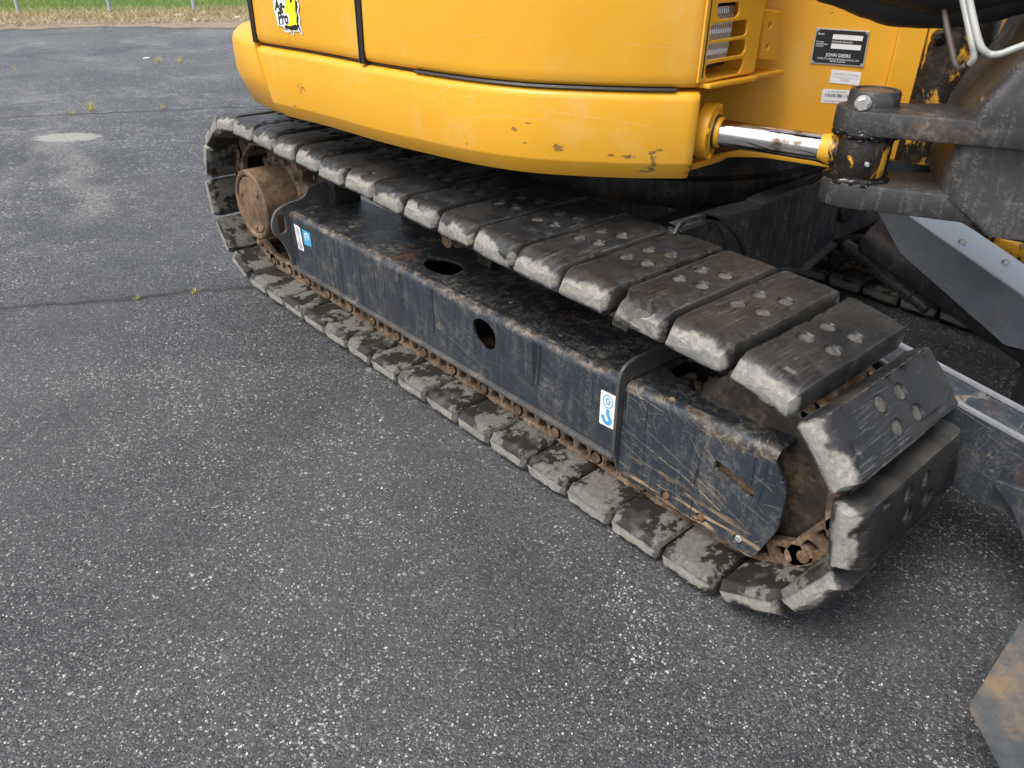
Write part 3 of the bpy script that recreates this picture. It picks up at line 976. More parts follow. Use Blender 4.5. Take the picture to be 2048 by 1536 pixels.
def link_mesh():
    # local y = along the track (half pitch .077), z: 0 = pad face, negative = inward
    hp = PITCH/2; mb = MB()
    out = [(-hp-.026, -.030), (-hp-.018, -.052), (-hp+.004, -.058), (-.03, -.060), (.03, -.060), (hp-.004, -.058), (hp+.018, -.052), (hp+.026, -.030),
           (hp+.016, -.010), (hp-.014, -.004), (.045, -.0005), (-.045, -.0005), (-hp+.014, -.004), (-hp-.016, -.010)]
    holes = [rpoly([(-.046, -.014), (-.040, -.044), (-.012, -.046), (-.008, -.014)], .010, 4),
             rpoly([(.008, -.014), (.012, -.046), (.040, -.044), (.046, -.014)], .010, 4)]
    out = rpoly(out, .012, 3)
    for x, th in ((.128, .024), (.322, .024)):
        me = plate_mesh(out, holes, th, .003)
        # side plane: (y,z) at x
        me.transform(XM(x))
        mb.add([v.co for v in me.vertices], [tuple(p.vertices) for p in me.polygons]); bpy.data.meshes.remove(me)
        for yb in (-.027, .027):
            mb.lathe([(0, .0085), (.016, .0085), (.018, .0065)], (x-.002, yb, -.001), (0, 0, -1), 6)
            mb.lathe([(0, .012), (.005, .012)], (x-.002, yb, -.001), (0, 0, -1), 10)
    # pin and bushing at the joint
    y = hp
    mb.lathe([(.112, .010), (.113, .0145), (.1165, .0145), (.117, .019), (.146, .019), (.147, .022), (.19, .022), (.191, .0195), (.225, .0195), (.259, .0195), (.26, .022), (.303, .022), (.304, .019), (.333, .019), (.334, .0145), (.337, .0145), (.338, .010)], (0, y, -.030), (1, 0, 0), 16)
    return mb.mesh('track_link', 32)


LK = link_mesh()
lo_meshes = [pad_mesh(900+k, False) for k in range(4)]
def grouser_mesh():      # steel backing bar across the inside of a pad
    me = plate_mesh(rpoly([(.10, -.066), (.35, -.066), (.35, .066), (.10, .066)], .006, 3), (), .006, .001)
    return me


def build_track(x0, hi):
    tr = empty('track', EX)
    tr.matrix_local = INV @ Matrix.Translation((x0, 0, 0))
    for k in range(NP):
        i = k-2                      # pad number counted as in the photograph (14 = last flat pad)
        s = s14+(i-14)*PITCH
        a, b = on_loop(s-PITCH/2), on_loop(s+PITCH/2)
        mid = (a+b)/2; t = (b-a)/np.linalg.norm(b-a); n = np.array([t[1], -t[0]])
        # outward normal: top run t=(-1,0) -> n must be (0,1)
        if n @ (mid-np.array([-.27, .3])) < 0:
            n = -n
        rg = random.Random(k*13+int(x0*10))
        # slight slack between pads
        jit = rg.uniform(-.0025, .0025)
        ry = rg.uniform(-.012, .012)
        tt = np.array([t[0]*math.cos(ry)-t[1]*math.sin(ry), t[0]*math.sin(ry)+t[1]*math.cos(ry)])
        nn = np.array([-tt[1], tt[0]]); nn = nn if nn @ n > 0 else -nn
        c_ = mid+nn*(DP-T+jit*.6)
        Mx = Matrix(((1, 0, 0, jit), (0, -tt[0], nn[0], c_[0]), (0, -tt[1], nn[1], c_[1]), (0, 0, 0, 1)))
        visible = hi
        me = pad_mesh(k, True, chip=(1 if i == 13 else 0)) if visible else lo_meshes[k % 4]
        mk('track_pad', me, 'rubber', tr, Mx)
        ML = Matrix(((1, 0, 0, 0), (0, -t[0], n[0], (mid+n*(DP-T))[0]), (0, -t[1], n[1], (mid+n*(DP-T))[1]), (0, 0, 0, 1)))
        # flip of link direction so pins sit at the leading joint
        mk('track_link', LK, 'rust', tr, ML)
    return tr


build_track(0.0, True)
build_track(1.87, False)

# ---------------------------------------------------------------- track frames, idlers, drives
XS, ZF = .080, .385                # outer face and top of the beam
def zf(y): return .383+(.02*sstep(-y, 1.1, 1.47))


def fold_strip(y0, y1, x0=.08, r=.022, n=24):
    mb = MB(); P = []
    for i in range(n+1):
        y = y0+(y1-y0)*i/n; row = []
        for k in range(7):
            a = math.pi/2*k/6
            row.append((x0+r-r*math.cos(a), y, zf(y)-r+r*math.sin(a)))
        P.append(row)
    mb.grid(P)
    return mb.mesh()


def build_frame(dx, mirror):
    fr = empty('track_frame', EX); Mm = Matrix.Translation((dx, 0, 0))
    if mirror:
        Mm = Matrix.Translation((dx+.45, 0, 0)) @ Matrix.Diagonal((-1, 1, 1, 1))
    fr.matrix_local = INV.copy()

    def sp(name, me, mat):
        if dx or mirror:
            me.transform(Mm)
            if mirror: me.flip_normals()
        return mk(name, me, mat, fr)
    # side plate with its hole, from the rear lug plate to the front fin
    side = [(.60, .170), (.60, ZF-.023), (-1.05, ZF-.023), (-1.05, .176)]
    h1 = rpoly([(-.492, .335), (-.520, .353), (-.560, .352), (-.592, .330), (-.592, .283), (-.548, .259), (-.497, .288)], .02, 4)
    me = plate_mesh(side, [h1], .010, .001); me.transform(XM(XS+.0052)); sp('side_plate', me, 'frame_side')
    # top plate with an oval hole
    h2 = rpoly([(.150, -.150), (.215, -.118), (.252, -.20), (.240, -.26), (.165, -.290), (.140, -.235)], .03, 5)
    me = plate_mesh([(.102, .60), (.372, .60), (.372, -1.05), (.102, -1.05)], [h2], .010, .001); me.transform(ZM(ZF-.0068)); sp('top_plate', me, 'frame_top')
    sp('bend', fold_strip(.60, -1.05), 'frame_side')
    # inner wall and floor keep the beam closed
    mb = MB(); mb.box((.366, -.225, .275), (.012, 1.65, .19)); mb.box((.225, -.225, .175), (.285, 1.65, .010)); sp('inner_wall', mb.mesh(), 'under_steel')
    # lower flange, rubbed to bare grey, and the rail guard under it
    mb = MB(); mb.box((XS-.002, -.226, .164), (.022, 1.648, .012), None, .003); sp('lower_flange', mb.mesh(), 'frame_edge')
    mb = MB(); mb.box((XS+.020, -.226, .145), (.012, 1.62, .026), None, .003); sp('rail_guard', mb.mesh(), 'rust')
    # rear lug plate
    o = rpoly([(.005, .345), (.030, .395), (.085, .414), (.150, .420), (.172, .456), (.215, .464), (.372, .464), (.372, .17), (.068, .17), (.060, .225), (.040, .275), (.012, .305)], [.02, .02, .02, .02, .015, .01, .004, .002, .006, .02, .02, .02], 4)
    me = plate_mesh(o, [rpoly([(.034, .374), (.064, .374), (.064, .306), (.034, .306)], .014, 5)], .014, .002); me.transform(YM(.606)); sp('rear_lug_plate', me, 'frame_edge')
    # front fin
    o = rpoly([(.062, .19), (.058, .395), (.070, .425), (.105, .437), (.30, .437), (.30, .380), (.1, .380), (.1, .125), (.085, .125)], [.01, .01, .012, .02, .01, 0, 0, 0, .01], 4)
    me = plate_mesh(o, (), .009, .002); me.transform(YM(-1.056)); sp('front_fin', me, 'frame_edge')
    # front box: side with slot, top with a hole
    side = rpoly([(-1.063, .128), (-1.063, ZF-.022), (-1.455, ZF-.004), (-1.497, .322), (-1.496, .222), (-1.455, .113)], [.002, .001, .008, .015, .015, .015], 3)
    sl = rpoly([(-1.326, .311), (-1.326, .284), (-1.428, .259), (-1.428, .286)], .013, 5)
    bh = [circ(-1.213, .140, .013, 12), circ(-1.314, .138, .013, 12), circ(-1.414, .141, .013, 12)]
    me = plate_mesh(side, [sl]+bh, .010, .001); me.transform(XM(XS+.0045)); sp('front_side_plate', me, 'frame_side')
    sp('front_bend', fold_strip(-1.063, -1.462, XS-.0006), 'frame_side')
    h3 = rpoly([(.205, -1.085), (.30, -1.075), (.30, -1.30), (.19, -1.26), (.16, -1.215)], .03, 4)
    mb_top = plate_mesh([(.102, -1.063), (.372, -1.063), (.372, -1.30), (.20, -1.36), (.16, -1.462), (.102, -1.462)], [h3], .010, .001)
    for v in mb_top.vertices:
        v.co.z += zf(v.co.y)-.0055
    sp('front_top_plate', mb_top, 'frame_top')
    mb = MB(); mb.box((XS+.05, -1.26, .118), (.08, .38, .010)); sp('front_floor', mb.mesh(), 'under_steel')
    mb = MB(); mb.box((.366, -1.17, .27), (.012, .24, .22)); sp('front_inner_wall', mb.mesh(), 'under_steel')
    for y, z in ((-1.213, .140), (-1.314, .138), (-1.414, .141)):
        mb = MB(); mb.lathe([(0, .017), (.006, .017)], (XS+.020, y, z), (-1, 0, 0), 14); mb.lathe([(.006, .010), (.018, .010), (.020, .008)], (XS+.020, y, z), (-1, 0, 0), 6)
        sp('bolt', mb.mesh(), 'zinc' if y < -1.4 else 'bolt_rust')
    return fr


FL = build_frame(0, False)
build_frame(1.87, True)


def wheel_parts(x0):
    # idler
    mb = MB(); c0 = (x0, CF[0], CF[1])
    mb.lathe([(.135, .05), (.135, .07), (.150, .078), (.150, .165), (.153, .186), (.162, .196), (.29, .196), (.299, .186), (.302, .165), (.302, .078), (.317, .07), (.317, .05)], c0, (1, 0, 0), 56)
    part('idler', mb.mesh(), 'idler_rust')
    mb = MB(); mb.box((x0+.225, CF[0]+.16, CF[1]), (.22, .16, .07), None, .01); mb.lathe([(.11, .045), (.34, .045)], c0, (1, 0, 0), 24)
    part('idler_yoke', mb.mesh(), 'rust')
    # final drive drum with its cover, sprocket teeth
    c1 = (x0, CR[0], CR[1]); mb = MB()
    mb.lathe([(.060, .112), (.050, .115), (.046, .120), (.046, .131), (.052, .137), (.19, .137), (.20, .15), (.215, .165), (.24, .165)], c1, (1, 0, 0), 56)
    dr = part('final_drive', mb.mesh(ang=28), 'drum_rust')
    mb = MB(); mb.lathe([(.062, .108), (.052, .109), (.050, .106), (.0505, .02)], c1, (1, 0, 0), 48)
    for a in (20, 140, 260):
        mb.lathe([(.0, .012), (.004, .012), (.006, .009)], (x0+.0505, CR[0]+.085*math.cos(R(a)), CR[1]+.085*math.sin(R(a))), (-1, 0, 0), 10)
    o = part('cover', mb.mesh(ang=28), 'drum_rust'); o.parent = dr
    o.matrix_local = Matrix.Identity(4)
    mb = MB(); oo = []
    nT = 21
    for k in range(nT*4):
        a = 2*math.pi*k/(nT*4); r_ = .215 if k % 4 in (0, 1) else .188
        oo.append((CR[0]+r_*math.cos(a), CR[1]+r_*math.sin(a)))
    me = plate_mesh(oo, (), .05, .004); me.transform(XM(x0+.225)); part('sprocket', me, 'rust')
    mb = MB()
    for k in range(12):
        a = 2*math.pi*(k+.5)/12
        mb.lathe([(0, .013), (.016, .013), (.018, .010)], (x0+.20, CR[0]+.158*math.cos(a), CR[1]+.158*math.sin(a)), (-1, 0, 0), 6)
    mb.lathe([(.2, .178), (.214, .178)], c1, (1, 0, 0), 40)
    part('sprocket_flange', mb.mesh(), 'drum_rust')
    # carrier roller
    mb = MB(); mb.lathe([(.0, .008), (.0, .014), (.003, .016), (.003, .020), (.006, .023), (.02, .023), (.022, .019), (.04, .019), (.04, .030), (.05, .034), (.15, .034), (.15, .02)], (x0+.14, -.293, .502), (1, 0, 0), 28)
    cr_ = part('carrier_roller', mb.mesh(), 'drum_rust')
    mb = MB(); mb.box((x0+.31, -.293, .45), (.05, .07, .13), None, .006); part('roller_bracket', mb.mesh(), 'under_steel')
    for y in np.linspace(-1.02, .48, 6):
        mb = MB(); mb.lathe([(.11, .03), (.115, .055), (.155, .055), (.16, .04), (.29, .04), (.295, .055), (.335, .055), (.34, .03)], (x0, y, .178-.0), (1, 0, 0), 22)
        part('bottom_roller', mb.mesh(), 'rust')


wheel_parts(0.0)
wheel_parts(1.87)
mb = MB(); mb.box((.31, .63, .43), (.12, .16, .20), None, .015); part('gap_filler', mb.mesh(), 'under_steel')  # box added to darken the see-through gap between pads and frame
mb = MB(); mb.box((.105, -1.378, .285), (.012, .13, .06), None, .003); part('slot_backing', mb.mesh(), 'rust')

# dried mud lumps lying in the front box opening
mb = MB(); rg = random.Random(5)
for k in range(46):
    bm = bmesh.new(); bmesh.ops.create_icosphere(bm, subdivisions=2, radius=rg.uniform(.008, .024))
    s_ = rg.random()*9
    for v in bm.verts:
        v.co *= 1+.55*mn.noise(v.co*60+Vector((s_, s_, 0)))
    mb.bm(bm, (rg.uniform(.18, .30), rg.uniform(-1.33, -1.09), .345+rg.uniform(-.03, .005)))
part('mud_lumps', mb.mesh(ang=60), 'dark_mud')['kind'] = 'stuff'

# ---------------------------------------------------------------- centre frame and turntable
mb = MB(); C0 = (1.16, -.255, 0)
mb.lathe([(.58, .50), (.585, .60), (.62, .612), (.66, .612), (.665, .57), (.74, .57), (.745, .63), (.775, .63)], C0, (0, 0, 1), 72)
part('turntable', mb.mesh(), 'under_steel')
mb = MB()
mb.box((1.16, -.255, .50), (.90, 1.0, .16), None, .02)
for sx in (-1, 1):
    for sy in (-1, 1):
        Mr = Matrix.Rotation(math.atan2(.50*sy, .55*sx), 3, 'Z')
        mb.box((1.16+sx*.50, -.255+sy*.40, .42), (.62, .22, .18), Mr, .02)
part('centre_frame', mb.mesh(), 'under_steel')
# front cross plate with rim, blade bracket cheek and boss
YC = -.90
o = rpoly([(.40, .645), (1.95, .650), (1.95, .42), (1.30, .40), (1.12, .355), (1.02, .375), (.70, .43), (.40, .44)], [.01, .02, .05, .06, .03, .05, .05, .01], 4)
me = plate_mesh(o, (), .016, .003); me.transform(YM(YC)); part('cross_plate', me, 'dusty_steel')
mb = MB()
rim = [(.40, YC-.035, .650), (.62, YC-.035, .648), (.74, YC-.040, .642), (.80, YC-.04, .650), (1.25, YC-.035, .654), (1.9, YC-.035, .655)]
rim = smooth_path(rim, 6)
P = []
for p in rim:
    P.append([(p[0], YC+.01, p[2]-.006), (p[0], p[1], p[2]-.006), (p[0], p[1], p[2]+.006), (p[0], YC+.01, p[2]+.006)])
mb.grid(P); part('cross_plate_rim', mb.mesh(), 'frame_edge')
mb = MB()
low = smooth_path([(.62, YC-.03, .437), (.86, YC-.03, .405), (1.02, YC-.03, .378), (1.11, YC-.03, .352), (1.16, YC-.03, .368), (1.30, YC-.03, .405)], 5)
P = [[(p[0], YC+.01, p[2]-.006), (p[0], p[1], p[2]-.006), (p[0], p[1], p[2]+.006), (p[0], YC+.01, p[2]+.006)] for p in low]
mb.grid(P); part('lower_rim', mb.mesh(), 'frame_edge')
b = at(1695, 412, 'y', YC-.01)
mb = MB(); mb.lathe([(0, .055), (.012, .055), (.014, .052), (.014, .0)], (b[0], YC-.006, b[2]), (0, -1, 0), 30); part('pivot_boss', mb.mesh(), 'under_steel')
me = plate_mesh(rpoly([(.0, .0), (.22, .02), (.25, .006), (.03, -.018)], .009, 4), [rpoly([(.03, .0), (.19, .012), (.20, .006), (.045, -.008)], .004, 3)], .012, .002)
q = at(1610, 372, 'y', -1.0); me.transform(YM(-1.0) @ Matrix.Translation((q[0]-.02, q[2], 0)) @ Matrix.Rotation(R(8), 4, 'Z')); part('tie_down_eye', me, 'frame_edge')
# curved guard straps next to the track
for (pts) in (((1352, 470), (1366, 448), (1392, 438), (1418, 436), (1440, 448), (1452, 478), (1458, 506)),
              ((1412, 432), (1438, 438), (1462, 452), (1482, 478), (1494, 510))):
    yy = -.98
    path = smooth_path([tuple(at(px, py, 'y', yy)) for px, py in pts], 5)
    mb = MB(); P = []
    for i, p in enumerate(path):
        a = path[min(i+1, len(path)-1)]-path[max(i-1, 0)]; nrm = np.array([-a[2], 0, a[0]]); nrm /= np.linalg.norm(nrm)
        q1 = p+nrm*.006; q2 = p-nrm*.006
        P.append([q1+np.array([0, .008, 0]), q1, q2, q2+np.array([0, .008, 0]), q1+np.array([0, .008, 0])])
    mb.grid(P); part('guard_strap', mb.mesh(), 'under_steel')
mb = MB(); mb.box((.60, -.80, .50), (.34, .16, .20), None, .02); part('frame_leg', mb.mesh(), 'under_steel')

# ---------------------------------------------------------------- house: skirt, doors, counterweight
PLAN = np.array([(-.050, .47), (-.046, .39), (-.040, .313), (-.019, .146), (-.009, -.009), (-.003, -.159), (.022, -.363), (.055, -.536), (.108, -.673), (.184, -.778), (.267, -.869), (.340, -.934), (.366, -.956)])
PL = np.array(smooth_path(PLAN, 10))


def plan_at(y, off=0.0):           # point on the body side at a given y, moved inward by off
    i = np.searchsorted(-PL[:, 1], -y); i = min(max(i, 1), len(PL)-1)
    a, b = PL[i-1], PL[i]; t = (y-a[1])/(b[1]-a[1]) if b[1] != a[1] else 0
    p = a+(b-a)*t; d = (b-a)/np.linalg.norm(b-a); n = np.array([-d[1], d[0]])
    if n[0] < 0: n = -n            # inward = +x
    return p+n*off, n


def body_strip(prof, y0f, y1f, n=56, tail=None, t0=None):
    # prof: [(inward offset, z)], y0f/y1f: functions of z
    P = []
    for i in range(n+1):
        t = i/n; row = []
        for off, z in prof:
            y = y0f(z)+(y1f(z)-y0f(z))*t
            p, nn = plan_at(y, off); row.append((p[0], p[1], z))
        P.append(row)
    if tail:
        for (dx, dy) in tail:
            P.append([(p[0]+dx, p[1]+dy, p[2]) for p in P[n]])
    mb = MB(); mb.grid(P)
    return mb


prof = [(.20, .792), (.036, .782), (.030, .780), (.0275, .783), (.002, .819), (0, .825), (0, .960), (.002, .970), (.010, .978), (.02, .980), (.06, .980)]
mb = body_strip(prof, lambda z: .318+(z-.78)*.42, lambda z: -.948, 70, tail=[(.012, -.008), (.022, -.008), (.030, .002), (.034, .02), (.05, .06)])
part('skirt_panel', mb.mesh(ang=50), 'skirt_paint')
DPROF = [(.06, .989), (.018, .989), (.010, .992), (.006, 1.0), (.004, 1.02), (.010, 1.45), (.05, 1.62), (.20, 1.70)]
mb = body_strip(DPROF, lambda z: .385, lambda z: -.132, 40); part('side_door', mb.mesh(ang=50), 'yellow_paint', 'rear yellow engine door with dealer sticker')
mb = body_strip(DPROF, lambda z: -.158, lambda z: -.938, 50, tail=[(.016, -.013), (.026, -.014), (.032, -.008), (.034, .004), (.034, .03)]); part('side_door', mb.mesh(ang=50), 'yellow_paint', 'long plain yellow front engine door')


def seal_v(ya, yb, za, zb, name='door_seal', off=.0):
    mb = MB(); P = []
    for k in range(30):
        z = za+(zb-za)*k/29; row = []
        for y, o in ((ya, .012), (ya, -.004+off), (ya-.008, -.008+off), (ya-.011, -.001+off), (ya-.014, -.008+off), (yb, -.004+off), (yb, .012)):
            p, n = plan_at(y, o+(.006 if z > 1.45 else .004)); row.append((p[0], p[1], z))
        P.append(row)
    mb.grid(P); part(name, mb.mesh(), 'seal_rubber')


seal_v(-.134, -.156, .984, 1.46)
seal_v(.408, .387, .990, 1.46)
mb = body_strip([(.03, .9805), (.006, .981), (.003, .984), (.006, .9885), (.03, .989)], lambda z: -.345, lambda z: -.925, 60)
part('sill_seal', mb.mesh(), 'seal_rubber')
mb = body_strip([(.05, .9803), (.020, .9806), (.018, .985), (.020, .9888), (.05, .9889)], lambda z: .384, lambda z: -.350, 40)
part('gap_shade', mb.mesh(), 'seal_rubber')  # dark strip standing in for the shade inside the panel gap
# rear hood behind the doors and counterweight below it
CW = np.array(smooth_path([(-.050, .405), (-.052, .50), (-.030, .60), (.020, .70), (.10, .80), (.25, .93), (.50, 1.04), (.85, 1.09), (1.16, 1.10), (1.47, 1.09), (1.82, 1.04), (2.07, .93), (2.22, .80), (2.30, .70), (2.35, .60), (2.37, .45)], 6))
def ring(curve, prof, skew=0):
    ctr = np.array([1.16, -.1]); P = []
    m = len(curve)
    for i, p in enumerate(curve):
        d = curve[min(i+1, m-1)]-curve[max(i-1, 0)]; d /= np.linalg.norm(d); n = np.array([-d[1], d[0]])
        if n @ (ctr-p) < 0: n = -n
        row = []
        for off, z in prof:
            yy = (z-1.0)*.42*skew*(1 if i < 3 else max(0, 1-(i-3)/10))
            row.append((p[0]+n[0]*off, p[1]+n[1]*off+yy, z))
        P.append(row)
    return P


mb = MB(); mb.grid(ring(CW, [(.30, .79), (.055, .777), (.038, .788), (.008, .865), (.0, .89), (0, .975), (.006, .995), (.025, 1.012), (.10, 1.035), (.30, 1.04)], 1))
P0 = ring(CW, [(.30, .79), (.055, .777), (.038, .788), (.008, .865), (.0, .89), (0, .975), (.006, .995), (.025, 1.012), (.10, 1.035), (.30, 1.04)], 1)[0]
mb.add(P0, [tuple(range(len(P0)))])
part('counterweight', mb.mesh(ang=50), 'yellow_paint')
mb = MB(); mb.grid(ring(CW[2:], [(.085, 1.030), (.085, 1.45), (.12, 1.60), (.25, 1.70)])); part('rear_hood', mb.mesh(ang=50), 'yellow_paint')
# underside and roof of the engine bay
fl = [(.10, .40), (.06, -.2), (.15, -.60), (.42, -.86), (.9, -.90), (1.7, -.90), (2.2, -.5), (2.3, .5), (1.9, .9), (1.16, 1.02), (.4, .9)]
me = plate_mesh(rpoly(fl, .05, 4), (), .012, .002); me.transform(ZM(.800)); part('house_floor', me, 'under_steel')
me = plate_mesh(rpoly([(.12, .35), (.15, -.6), (.44, -.86), (1.12, -.86), (1.12, .9), (.45, .85)], .05, 4), (), .012, .002); me.transform(ZM(1.70)); part('hood_top', me, 'yellow_paint')

# ---------------------------------------------------------------- grille panel with headlamp
YG = -.953
def gp(px, py): q = at(px, py, 'y', YG); return (q[0], q[2])
def z8(X, Y): return gp(1380+X/8.53, Y/8.53)
slots = [rpoly([z8(450, 60), z8(835, 25), z8(825, 250), z8(740, 300), z8(490, 330), z8(450, 230)], .010, 4),
         rpoly([z8(365, 410), z8(960, 330), z8(970, 460), z8(940, 600), z8(310, 700), z8(330, 500)], .010, 4),
         rpoly([z8(300, 760), z8(935, 655), z8(935, 830), z8(890, 925), z8(265, 1030), z8(275, 880)], .010, 4),
         rpoly([z8(260, 1100), z8(895, 985), z8(890, 1130), z8(815, 1250), z8(280, 1360), z8(238, 1250)], .010, 4)]
out = [(.362, 1.0), (.580, 1.005), (.592, 1.45), (.362, 1.45)]
me = plate_mesh(rpoly(out, [.004, .012, .01, .01], 3), slots, .006, .0015); me.transform(YM(YG)); part('grille_panel', me, 'yellow_paint')
mb = MB(); mb.box((.586, YG+.055, 1.22), (.008, .105, .43)); mb.box((.48, YG+.075, 1.004), (.20, .14, .006)); mb.box((.48, YG+.145, 1.22), (.22, .006, .43)); part('lamp_recess', mb.mesh(), 'yellow_paint')
c0 = (.440, 1.088); hw, hh = .068, .062
lampM = YM(YG+.042) @ Matrix.Translation((0, 0, 0))
HL = part('headlight', plate_mesh(rpoly([(c0[0]-hw-.006, c0[1]-hh-.012), (c0[0]+hw+.002, c0[1]-hh-.002), (c0[0]+hw+.012, c0[1]+hh+.012), (c0[0]-hw+.004, c0[1]+hh+.012)], .014, 4), (), .045, .004), 'lamp_housing')
HL.data.transform(YM(YG+.055))
me = plate_mesh(rpoly([(c0[0]-hw, c0[1]-hh), (c0[0]+hw-.006, c0[1]-hh+.008), (c0[0]+hw+.004, c0[1]+hh), (c0[0]-hw+.006, c0[1]+hh)], .012, 4), (), .008, .003); me.transform(YM(YG+.030)); o = mk('lens', me, 'lamp_glass', HL)
for zz in (1.052, 1.112):
    mb = MB(); mb.box((c0[0], YG+.0245, zz), (hw*1.7, .004, .006), None, .001); mk('lens_rib', mb.mesh(), 'lamp_glass', HL)
mb = MB(); mb.tube([(.43, YG+.05, 1.20), (.44, YG+.04, 1.17), (.46, YG+.05, 1.14)], .008, 10); part('lamp_cable', mb.mesh(), 'seal_rubber')
# corner seal line between door and grille
mb = MB(); mb.box((.3745, YG-.001, 1.22), (.004, .006, .42), None, .001); part('corner_seal', mb.mesh(), 'seal_rubber')
# ledge under the grille
me = plate_mesh(rpoly([(.385, -.972), (.575, -.972), (.585, -.955), (.72, -.955), (.72, -.80), (.385, -.80)], .006, 3), (), .010, .002); me.transform(ZM(.9935)); part('grille_ledge', me, 'yellow_paint')
# drilled tab between grille and main frame
tb = [gp(1533, 18), gp(1566, 22), gp(1561, 122), gp(1524, 120)]
th = [circ(*gp(1544, 51), .0055, 12), circ(*gp(1539, 94), .0055, 12)]
me = plate_mesh(rpoly(tb, .006, 3), th, .05, .004); me.transform(YM(YG+.030)); part('drilled_tab', me, 'yellow_paint')

# ---------------------------------------------------------------- main frame wall with plates and stickers
PA = atd(1633, 55, 1.90); PB = atd(1740, 62, 1.86)
WD = np.array([PB[0]-PA[0], PB[1]-PA[1], 0]); WD /= np.linalg.norm(WD); WN = np.array([WD[1], -WD[0], 0])
if WN @ (CAMP-PA) < 0: WN = -WN
WO = PA.copy()


def wall(px, py, off=0.0):          # photo pixel -> point on the main-frame wall
    d = ray(px, py); t = ((WO-CAMP) @ WN+off)/(d @ WN)
    return CAMP+d*t


def wuv(px, py):
    q = wall(px, py); return (float((q-WO) @ WD), float(q[2]-WO[2]))


WM = frame3(tuple(WO), tuple(WD), (0, 0, 1))     # local x along wall, y up, z towards the camera side
if (Vector((WM[0][2], WM[1][2], WM[2][2])).dot(Vector(WN))) < 0:
    print('wall frame flipped')
WL = wuv(1500, 200)[0]-.25; z0 = .795-WO[2]
# the wall plate runs forward to the swing post
me = plate_mesh(rpoly([(WL, z0), (.345, z0), (.345, z0+.62), (WL, z0+.62)], .004, 2), (), .016, .002)
me.transform(WM @ Matrix.Translation((0, 0, -.008))); part('main_frame', me, 'yellow_paint')
# rib / thicker cheek toward the swing post
r0 = wuv(1780, 130)[0]
me = plate_mesh(rpoly([(r0, z0), (.36, z0), (.36, z0+.62), (r0, z0+.62)], .01, 3), (), .020, .006); me.transform(WM @ Matrix.Translation((0, 0, .008))); part('post_cheek', me, 'yellow_paint')
pp = wall(1872, 150); pc_ = pp-WN*.045+WD*.02
mb = MB(); mb.lathe([(.80, .09), (1.40, .09)], (pc_[0], pc_[1], 0), (0, 0, 1), 40); part('swing_post', mb.mesh(), 'greasy_yellow')
# bottom flange of the main frame
zb = .795
fo = [at(px, py, 'z', zb)[:2] for px, py in ((1384, 328), (1440, 312), (1462, 303), (1512, 303), (1540, 305), (1600, 314), (1669, 324))]
fo = [tuple(p) for p in smooth_path([np.array(p) for p in fo], 4)]
fo += [(1.05, -1.2), (1.10, -.7), (.6, -.7)]
me = plate_mesh(fo, (), .016, .002); me.transform(ZM(zb-.008)); part('frame_flange', me, 'yellow_paint')

# maker's plate
q = [wuv(*p) for p in ((1633, 55), (1740, 62), (1727, 134), (1620, 126))]
me = plate_mesh(q, (), .0016, .0004); me.transform(WM @ Matrix.Translation((0, 0, .0020))); NPL = part('name_plate', me, 'zinc', 'black and silver maker plate of the excavator')
cx = sum(p[0] for p in q)/4; cy = sum(p[1] for p in q)/4
ins = [(cx+(p[0]-cx)*.955, cy+(p[1]-cy)*.93) for p in q]
# black field with cut corners around the rivets
def cutq(Q, s):
    out = []
    for i in range(4):
        a, b, c_ = np.array(Q[i-1]), np.array(Q[i]), np.array(Q[(i+1) % 4])
        out += [tuple(b+(a-b)/np.linalg.norm(a-b)*s), tuple(b+((a-b)/np.linalg.norm(a-b)+(c_-b)/np.linalg.norm(c_-b))*s*.75), tuple(b+(c_-b)/np.linalg.norm(c_-b)*s)]
    return out


def wplate(pts, off, mat, name, parent, th=.0006):
    me = plate_mesh(pts, (), th, 0); me.transform(WM @ Matrix.Translation((0, 0, off))); return mk(name, me, mat, parent)


wplate(cutq(ins, .006), .0034, 'sticker_black', 'black_field', NPL)
UX = np.array(q[1])-np.array(q[0]); UY = np.array(q[0])-np.array(q[3]); LXn, LYn = np.linalg.norm(UX), np.linalg.norm(UY)
def wtext(s, u, v, size, off, mat, parent, quad, align='LEFT', name='lettering', bold=.0, slant=0.0, wx=1.0):
    ux = np.array(quad[1])-np.array(quad[0]); uy = np.array(quad[0])-np.array(quad[3])
    ang = math.atan2(ux[1], ux[0]); ya = math.atan2(uy[1], uy[0])
    o = np.array(quad[3])+ux*u+uy*v
    me = text_mesh(s, size, align, bold)
    sh = math.cos(ya-ang)/max(.2, math.sin(ya-ang))
    S = Matrix(((wx, sh+slant, 0, 0), (0, 1, 0, 0), (0, 0, 1, 0), (0, 0, 0, 1)))
    me.transform(WM @ Matrix.Translation((o[0], o[1], off)) @ Matrix.Rotation(ang, 4, 'Z') @ S)
    return mk(name, me, mat, parent)


def wrect(quad, u0, v0, u1, v1, off, mat, name, parent):
    ux = np.array(quad[1])-np.array(quad[0]); uy = np.array(quad[0])-np.array(quad[3]); o = np.array(quad[3])
    return wplate([tuple(o+ux*a+uy*b_) for a, b_ in ((u0, v0), (u1, v0), (u1, v1), (u0, v1))], off, mat, name, parent)


